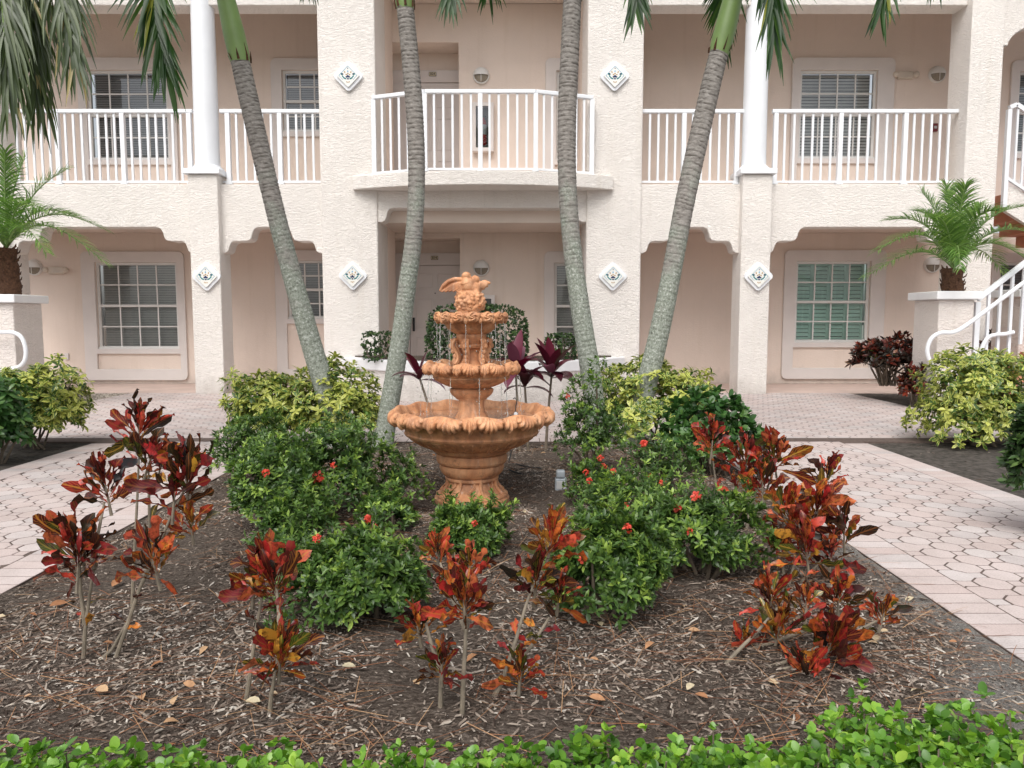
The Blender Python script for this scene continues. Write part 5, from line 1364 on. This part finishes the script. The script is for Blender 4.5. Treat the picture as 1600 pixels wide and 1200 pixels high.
def croton(label, base, heads, stems, mix):
    """heads: (px, py, radius px, leaves, dy, palette weights or None); stems: lists of photo points (from the ground up) with depth offsets"""
    bx_, by_ = G(*base, 0.0); t = thing('croton', label, 'croton plant', (bx_, by_, 0), 'red crotons in the mulch bed')
    for sp_l in stems:
        pts = []
        for (px, py, dy) in sp_l: x, z = P(px, py, by_+dy); pts.append(Vector((x, by_+dy, z)))
        if pts[0].z < .08: pts[0].z = bed_h(pts[0].x, pts[0].y)-.02
        for q in range(R.randint(3, 6)):                              # odd leaves down the stem
            f = R.uniform(.25, 1)*(len(pts)-1); i = min(int(f), len(pts)-2); p = pts[i].lerp(pts[i+1], f-i)
            if p.z < .09: continue
            d_ = Vector((R.gauss(0, 1), R.gauss(0, .8), R.uniform(.1, .9))).normalized(); nm = (Vector((0, 0, 1))-d_*d_.z).normalized(); xx = d_.cross(nm); L = R.uniform(.05, .09)
            m = Matrix(((xx.x, d_.x, nm.x), (xx.y, d_.y, nm.y), (xx.z, d_.z, nm.z))).to_4x4() @ Matrix.Diagonal((L, L, L, 1))
            o = bpy.data.objects.new('leaf', CLEAF[R.choices(list(CR), (.3, .25, .45))[0], R.randrange(6)]); COL.objects.link(o); o.matrix_basis = Matrix.Translation(p) @ m; attach(o, t)
        n = len(pts); MB().tube(pts, [.0075-.004*i/max(1, n-1) for i in range(n)], 8).build('stem', M['crotonstem'], t, True)
    for (px, py, rp, nl, dy, w_) in heads:
        x, z = P(px, py, by_+dy); k = by_/cp/FPX; rad = rp*k
        c = Vector((x, by_+dy, z-rad*.45)); ax = Vector((R.gauss(0, .2), R.gauss(0, .15)-.1, 1)).normalized()
        keys = list(CR); ww = w_ or mix; ww = (ww[0]*.85+.04, ww[1]*.85+.03, ww[2]+.12)
        nl = int(nl*1.2)
        for i in range(nl):
            f = i/nl; az = i*2.399+R.gauss(0, .25); e = .10+1.0*(1-f)**1.25+R.gauss(0, .25)
            sdv = ax.cross(Vector((0, 1, 0))).normalized(); u = ax.cross(sdv)
            d_ = (ax*math.cos(e)+(sdv*math.cos(az)+u*math.sin(az))*math.sin(e)).normalized()
            nm = (ax*math.sin(e)-(sdv*math.cos(az)+u*math.sin(az))*math.cos(e)).normalized()
            xx = d_.cross(nm).normalized(); L = rad*R.uniform(.7, 1.2)*(1.1 if f < .5 else .95)
            m = Matrix((( xx.x, d_.x, nm.x), (xx.y, d_.y, nm.y), (xx.z, d_.z, nm.z))).to_4x4() @ Matrix.Diagonal((L*R.uniform(.30, .58), L*1.05, L*1.1, 1))
            p = c+ax*rad*.75*(f-.25)*.9+d_*rad*.05
            me = CLEAF[R.choices(keys, ww)[0], R.randrange(6)]
            o = bpy.data.objects.new('leaf', me); COL.objects.link(o); o.matrix_basis = Matrix.Translation(p) @ m; attach(o, t)
        # short shoot that carries the leaves
        MB().tube([c-ax*rad*.5, c+ax*rad*.45], [.006, .003], 6).build('stem', M['crotonstem'], t, True)
    return t
DK, RD, OR, MX = (.75, .25, 0), (.3, .6, .1), (.05, .35, .6), (.4, .35, .25)
croton('tall croton at the path edge with dark red heads on two thin stems', (130, 1050), [(126, 846, 66, 30, 0, (.6, .4, 0)), (168, 757, 56, 26, .12, (.45, .55, 0)), (120, 880, 50, 14, -.05, DK)],
       [[(131, 1050, 0), (133, 985, 0), (140, 930, 0), (148, 880, 0)], [(133, 975, 0), (126, 925, 0), (124, 880, 0)], [(147, 890, 0), (152, 840, .05), (163, 785, .1)]], RD)
croton('croton with the largest dark bronze head on thick pale leaning stems', (180, 1050), [(292, 738, 68, 34, .1, (.92, .08, 0)), (243, 872, 58, 22, 0, (.25, .45, .3)), (300, 815, 42, 18, .1, (.1, .5, .4)), (270, 770, 56, 12, .05, DK)],
       [[(179, 1052, 0), (196, 985, 0), (218, 920, 0), (240, 870, .04), (268, 805, .08), (288, 765, .1)], [(146, 1066, -.02), (175, 1015, 0), (200, 970, 0)], [(225, 900, 0), (258, 850, .06), (295, 820, .1)]], DK)
croton('tallest croton with curled red head standing behind the dark bronze one', (208, 965), [(216, 665, 52, 30, .05, (.45, .5, .05)), (228, 715, 50, 20, .05, DK), (248, 720, 46, 12, .1, DK)],
       [[(207, 965, 0), (209, 880, 0), (214, 790, .03), (218, 690, .05)], [(236, 900, .1), (233, 790, .1), (232, 730, .08)]], RD)
croton('short red croton with two stacked heads in front of the left shrubs', (420, 1140), [(430, 898, 66, 38, .08, (.2, .75, .05)), (436, 1018, 60, 36, 0, (.25, .25, .5)), (395, 915, 44, 12, .1, (.1, .5, .4))],
       [[(421, 1142, 0), (424, 1085, 0), (432, 1040, 0)], [(383, 1128, .05), (390, 1060, .05), (400, 985, .08), (410, 930, .08)], [(432, 1040, 0), (436, 960, .05), (432, 920, .08)]], RD)
croton('upright croton with pink red tips left of the bright orange one', (724, 1142), [(684, 858, 40, 22, .25, (.05, .65, .3)), (734, 885, 46, 26, .1, (.25, .65, .1)), (655, 975, 46, 24, .1, (.3, .45, .25)), (726, 935, 56, 30, 0, (.35, .35, .3)), (690, 1035, 46, 22, 0, (.6, .25, .15)), (700, 900, 40, 16, .15, RD)],
       [[(722, 1142, 0), (724, 1060, 0), (728, 985, 0), (730, 930, .03)], [(688, 1118, .03), (689, 1060, .03), (688, 1000, .05)], [(688, 1050, .04), (672, 1000, .08), (662, 960, .1)], [(728, 985, .0), (705, 930, .12), (688, 880, .22)]], RD)
croton('brightest orange red croton on slanting stems in front of the fountain', (768, 1118), [(858, 842, 58, 30, .25, (0, .35, .65)), (836, 905, 58, 28, .2, (.7, .2, .1)), (872, 925, 50, 22, .2, (.45, .35, .2)), (812, 1048, 44, 22, 0, (.15, .25, .6))],
       [[(765, 1120, 0), (785, 1065, 0), (806, 1000, .08), (822, 945, .15), (838, 900, .2)], [(795, 1050, .02), (830, 1010, .1), (858, 965, .18)], [(838, 905, .2), (850, 870, .24)]], MX)
croton('toppled croton with stems lying on the mulch and many coloured heads', (1120, 1062), [(1205, 925, 54, 26, .25, (.15, .3, .55)), (1215, 975, 56, 28, .1, (.2, .2, .6)), (1290, 1000, 66, 40, .0, (.35, .4, .25)), (1310, 930, 50, 26, .25, (.3, .45, .25)), (1378, 955, 40, 24, .1, (.1, .6, .3)), (1265, 1045, 46, 20, -.05, DK), (1160, 1000, 40, 14, .15, (.4, .2, .4)), (1260, 940, 44, 16, .15, MX)],
       [[(1122, 1065, 0), (1150, 1020, .05), (1185, 985, .1), (1215, 950, .15)], [(1160, 1072, -.02), (1225, 1035, 0), (1280, 1010, 0)], [(1125, 1040, .1), (1190, 1010, .12), (1260, 985, .15), (1305, 955, .2)], [(1180, 1060, -.03), (1250, 1040, -.03), (1330, 990, .05), (1370, 970, .1)]], MX)
croton('broad red croton crowding the right paving edge', (1235, 925), [(1232, 798, 52, 28, .15, (.2, .6, .2)), (1275, 790, 54, 30, .1, (.15, .65, .2)), (1320, 828, 48, 26, .05, (.35, .55, .1)), (1262, 850, 54, 28, 0, (.4, .35, .25)), (1215, 850, 40, 18, .1, DK), (1298, 865, 44, 18, .0, DK)],
       [[(1230, 930, 0), (1242, 880, .02), (1262, 830, .08)], [(1245, 925, .05), (1280, 880, .05), (1312, 845, .05)], [(1225, 920, .1), (1222, 870, .12), (1232, 815, .15)]], RD)
croton('single headed small red croton poking out over the paving', (1278, 800), [(1290, 738, 36, 24, 0, (.35, .6, .05))], [[(1270, 815, 0), (1280, 780, 0), (1289, 750, 0)]], RD)
croton('curly red croton in front of the clipped shrub', (1170, 835), [(1112, 688, 40, 26, .1, (.2, .7, .1)), (1165, 712, 44, 28, .1, (.2, .65, .15)), (1212, 708, 46, 28, .05, (.3, .6, .1)), (1192, 752, 46, 26, 0, (.35, .5, .15)), (1155, 750, 36, 16, .05, MX)],
       [[(1165, 840, 0), (1172, 790, 0), (1190, 750, 0)], [(1125, 812, .1), (1118, 750, .1), (1112, 705, .1)], [(1172, 790, 0), (1168, 745, .08), (1166, 720, .1)], [(1180, 830, 0), (1200, 760, .04), (1211, 725, .05)]], RD)

def cordyline(label, base, Y, heads):
    x0, _ = P(*base, Y); t = thing('cordyline', label, 'cordyline plant', (x0, Y, 0), 'purple cordylines behind the fountain')
    for (px, py, rp, n, bx2) in heads:
        x, z = P(px, py, Y); rad = rp*Y/cp/FPX; c = Vector((x, Y, z-rad*.5)); xb = P(bx2, 690, Y)[0]
        MB().tube([(xb, Y, -.03), (xb*.6+x*.4, Y, c.z*.5), (c.x, Y, c.z+.03)], [.013, .011, .008], 8).build('stem', M['twig'], t, True)
        for i in range(n):
            f = i/n; az = i*2.399+R.gauss(0, .2); e = .25+1.0*(1-f)+R.gauss(0, .1)
            d0 = np.array([math.cos(az)*math.sin(e), math.sin(az)*math.sin(e), math.cos(e)]); nm = np.array([-math.cos(az)*math.cos(e), -math.sin(az)*math.cos(e), math.sin(e)])
            V = []; p = np.array(c)+np.array([0, 0, rad*.25*f]); d_ = d0; K = 8; L = rad*R.uniform(1.15, 1.65); wd = rad*.23
            for k in range(K):
                s = k/(K-1); wv = wd*(.12+.88*math.sin(math.pi*min(1, .02+s*.98))**.8)*(1 if s < .95 else .3); w2 = nrm(np.cross(d_, nm))
                V += [p-w2*wv+nm*wv*.35, p, p+w2*wv+nm*wv*.35]
                d_ = nrm(d_+np.array([0, 0, -1])*.11*(1+s*1.8)*math.sin(e)); p = p+d_*L/(K-1); nm = nrm(nm-d_*nm.dot(d_))
            Q = [(a*3+b, a*3+b+1, a*3+b+4, a*3+b+3) for a in range(K-1) for b in (0, 1)]
            obj('leaf', quadmesh('leaf', np.array(V), np.array(Q), M['cordyline'], {'tint': np.full(len(V), R.random())}), t)
    return t
cordyline('pair of purple cordylines between the middle bowl and mossy palm', (830, 690), 5.9, [(806, 568, 42, 18, 812), (862, 572, 38, 16, 852), (820, 590, 34, 8, 826)])
cordyline('thin cordyline with few purple leaves left of the fountain', (688, 690), 5.6, [(655, 578, 34, 9, 692)])

# ------------------------------------------------------------------ low hedge, mulch litter
def hedge():
    tips = []; ax = []
    pl = []
    for i in range(640):
        x = R.uniform(-1.75, 1.75); y = R.uniform(1.12, 1.72)
        lim = 1.60+.03*math.sin(x*5)+(.12 if .75 < x < 1.35 else 0)-(.05 if -1.2 < x < -.75 else 0)
        if y > lim: continue
        if x < .1 and R.random() < .15: continue
        h = .10+.05*R.random()-(.035 if y > lim-.1 else 0)+(.05*min(1, max(0, (x-.4)/.5)))
        pl.append((x, y, h))
    for (x, y, h) in pl:
        for b in range(R.randint(3, 6)):
            a = R.uniform(0, 6.28); sp2_ = R.uniform(.01, .09); hx, hy, hh = x+math.cos(a)*sp2_, y+math.sin(a)*sp2_, h*R.uniform(.55, 1.15)
            n = R.randint(3, 5)
            for k in range(n):
                s = (k+1)/n; tips.append((x+(hx-x)*s, y+(hy-y)*s, bed_h(x, y)+hh*s)); ax.append((math.cos(a)*.4, math.sin(a)*.4, 1))
    tips = np.array(tips); ax = np.array(ax)+rng.normal(0, .2, (len(ax), 3))
    Fm, T = rosettes(tips, ax, 5, (.5, 1.3), .0215, .3)
    tint = np.clip(np.repeat(rng.normal(.42, .2, len(tips)), 5)+rng.normal(0, .12, len(T)), 0, 1)
    obj('ground_cover_hedge', scatter('ground_cover_hedge', leaf_tpl([(0, .2), (.3, .95), (.65, 1), (.9, .6), (1, .2)], .36, .12, .2), Fm, T, M['hedge'], tint), kind='stuff')
    st_ = MB()
    for (x, y, h) in pl[::1]: st_.tube([(x, y, bed_h(x, y)-.01), (x+R.gauss(0, .02), y+R.gauss(0, .02), bed_h(x, y)+h)], .002, 4)
    st_.build('hedge_stems', M['twig'], None, True, kind='stuff')
hedge()
def bed_pts(n, y0=1.3, y1=6.5, pw=1.6):
    xs, ys = [], []
    while len(xs) < n:
        y = y0+(y1-y0)*R.random()**pw; x = R.uniform(XL+.03, XR-.02)
        if abs(x) > .72*y+.25: continue
        if R.random() < min(.86, max(0, (x-1.22-.2*(y-1.6))*2.4)): continue            # bare sandy strip by the paving
        q_ = mnoise.noise((x*1.6+5, y*1.9, 2))+.5*mnoise.noise((x*5, y*6, 4))
        if R.random() < min(.85, max(0, q_*1.9)): continue
        xs.append(x); ys.append(y)
    return np.array(xs), np.array(ys)
CHIP = (np.array([(-.5, -.28, 0), (.15, -.5, 0), (.5, .3, 0), (-.1, .5, 0), (-.3, -.2, 1), (.12, -.34, 1), (.3, .2, 1), (-.1, .3, 1)], float), np.array([(4, 5, 6, 7), (0, 1, 5, 4), (1, 2, 6, 5), (2, 3, 7, 6), (3, 0, 4, 7)]), None)
n = 110000; xs, ys = bed_pts(n)
zs = np.array([bed_h(a, b) for a, b in zip(xs, ys)])
yaw = rng.uniform(0, 6.28, n); tl = rng.normal(0, .28, (n, 2))
Lc = np.clip(rng.lognormal(-4.45, .6, n), .004, .06); Wc = Lc*rng.uniform(.12, .5, n); Wc = np.clip(Wc, .0013, .0085); Hc = Wc*rng.uniform(.2, .5, n)
d_ = np.stack([np.cos(yaw), np.sin(yaw), tl[:, 0]], 1); nn_ = np.stack([tl[:, 1], tl[:, 0]*.3, np.ones(n)], 1)
Fm = frames(d_, nn_); Fm = np.stack([Fm[..., 0]*Wc[:, None], Fm[..., 1]*Lc[:, None], Fm[..., 2]*Hc[:, None]], -1)
obj('mulch_chips', scatter('mulch_chips', CHIP, Fm, np.stack([xs, ys, zs+.002+.004*rng.random(n)], 1), M['chips'], np.clip(rng.beta(1.25, 1.55, n)+.22*np.array([mnoise.noise((a*1.1+9, b*1.1, 6)) for a, b in zip(xs, ys)]), 0, 1), False), kind='stuff')
NEED = (np.array([(k*.5, s, .35*0-.10*(s-.5)**2*4*.5) for s in np.linspace(0, 1, 6) for k in (-1, 1)], float), np.array([(2*i, 2*i+1, 2*i+3, 2*i+2) for i in range(5)]), None)
n = 4200; xs, ys = bed_pts(n, pw=1.4); zs = np.array([bed_h(a, b) for a, b in zip(xs, ys)]); yaw = rng.normal(.2, .9, n); Ln = rng.uniform(.07, .22, n)
d_ = np.stack([np.cos(yaw), np.sin(yaw)*.8, rng.normal(0, .05, n)], 1); nn_ = np.stack([rng.normal(0, .2, n), rng.normal(0, .2, n), np.ones(n)], 1)
Fm = frames(d_, nn_); Fm = np.stack([Fm[..., 0]*rng.uniform(.0013, .0022, n)[:, None], Fm[..., 1]*Ln[:, None], Fm[..., 2]*(Ln*rng.uniform(-.3, .9, n))[:, None]], -1)
obj('pine_needles', scatter('pine_needles', NEED, Fm, np.stack([xs, ys, zs+.012+.01*rng.random(n)], 1), M['needles'], rng.random(n)), kind='stuff')
n = 170; xs, ys = bed_pts(n, pw=1.3); zs = np.array([bed_h(a, b) for a, b in zip(xs, ys)]); yaw = rng.uniform(0, 6.28, n); Ln = rng.uniform(.018, .05, n)
d_ = np.stack([np.cos(yaw), np.sin(yaw), rng.normal(.1, .2, n)], 1); nn_ = np.stack([rng.normal(0, .35, n), rng.normal(-.15, .35, n), np.ones(n)], 1)
obj('leaf_litter', scatter('leaf_litter', LEAF_M, frames(d_, nn_)*Ln[:, None, None]*np.array([1.3, 1, 2.5])[None, None], np.stack([xs, ys, zs+.012], 1), M['deadleaf'], rng.random(n)), kind='stuff')
# fallen leaves that can be picked out one by one
for (px, py, L, tv, lb) in ((535, 1073, .04, 1.0, 'pale cream fallen leaf on bare soil between the two middle crotons'), (655, 1102, .035, .75, 'tan curled fallen leaf near the low hedge and upright croton'), (170, 1112, .05, .7, 'tan broad fallen leaf near the lower left hedge'),
        (277, 1118, .045, .72, 'tan oval fallen leaf right of the broad tan one'), (408, 1132, .045, .98, 'cream fallen leaf at the foot of the short red croton'), (190, 924, .065, .35, 'orange brown fallen leaf under the tall croton stems'),
        (940, 1006, .04, .95, 'pale yellow green fallen leaf in front of the large ixora'), (1075, 1008, .04, .6, 'tan crumpled fallen leaf on needles beside the toppled croton'), (922, 1064, .025, .5, 'small orange tan fallen leaf in the middle of the front mulch'),
        (920, 1122, .045, .45, 'orange brown fallen leaf just behind the low hedge'), (1082, 1108, .04, .97, 'thick cream fallen leaf on dark soil near the hedge'), (1105, 1130, .04, .3, 'rusty orange fallen leaf against the low hedge'),
        (78, 962, .06, .2, 'large rust coloured fallen leaf by the left paving edge'), (1387, 1000, .03, .85, 'round beige fallen leaf beside the toppled croton'), (1368, 1020, .06, .9, 'long beige fallen leaf near the sandy strip'), (1495, 1012, .025, .35, 'small orange fallen leaf on the sandy strip')):
    x, y = G(px, py); a = R.uniform(0, 6.28); dd = np.array([[math.cos(a), math.sin(a)*.8, .12]]); nn = np.array([[R.gauss(0, .2), -.25, 1]])
    me = scatter('fallen_leaf', leaf_tpl([(0, .05), (.2, .7), (.5, 1), (.8, .7), (1, .05)], .27, .2, .35), frames(dd, nn)*L, np.array([[x, y, bed_h(x, y)+.018]]), M['deadleaf'], np.array([tv]))
    o = obj('fallen_leaf', me); tag(o, lb, 'leaf', 'fallen leaves on the mulch')
# side bed litter and pale gravel strip
n = 5000; sgn = rng.random(n) < .5; xs = np.where(sgn, rng.uniform(XRO+.03, 6.0, n), rng.uniform(-6.2, XLO-.03, n)); ys = rng.uniform(3.2, 6.55, n)
yaw = rng.uniform(0, 6.28, n); Lc = np.clip(rng.lognormal(-3.9, .5, n), .008, .07); Wc = Lc*.3
d_ = np.stack([np.cos(yaw), np.sin(yaw), rng.normal(0, .2, n)], 1); nn_ = np.stack([rng.normal(0, .2, n), rng.normal(0, .2, n), np.ones(n)], 1)
Fm = frames(d_, nn_); Fm = np.stack([Fm[..., 0]*Wc[:, None], Fm[..., 1]*Lc[:, None], Fm[..., 2]*(Wc*.35)[:, None]], -1)
obj('side_bed_chips', scatter('side_bed_chips', CHIP, Fm, np.stack([xs, ys, np.full(n, -.022)], 1), M['chips'], rng.beta(1.3, 2.2, n), False), kind='stuff')
n = 2600; xs = rng.uniform(-7.0, -5.66, n); ys = rng.uniform(9.0, 10.95, n); q = rng.uniform(.012, .03, n)
Fm = frames(nrm(rng.normal(size=(n, 3))+np.array([0, 0, .01])), rng.normal(size=(n, 3))+np.array([0, 0, 1.]))*q[:, None, None]
obj('gravel_strip', scatter('gravel_strip', CHIP, Fm, np.stack([xs, ys, np.full(n, -.015)], 1), M['gravel'], rng.random(n), False), kind='stuff')
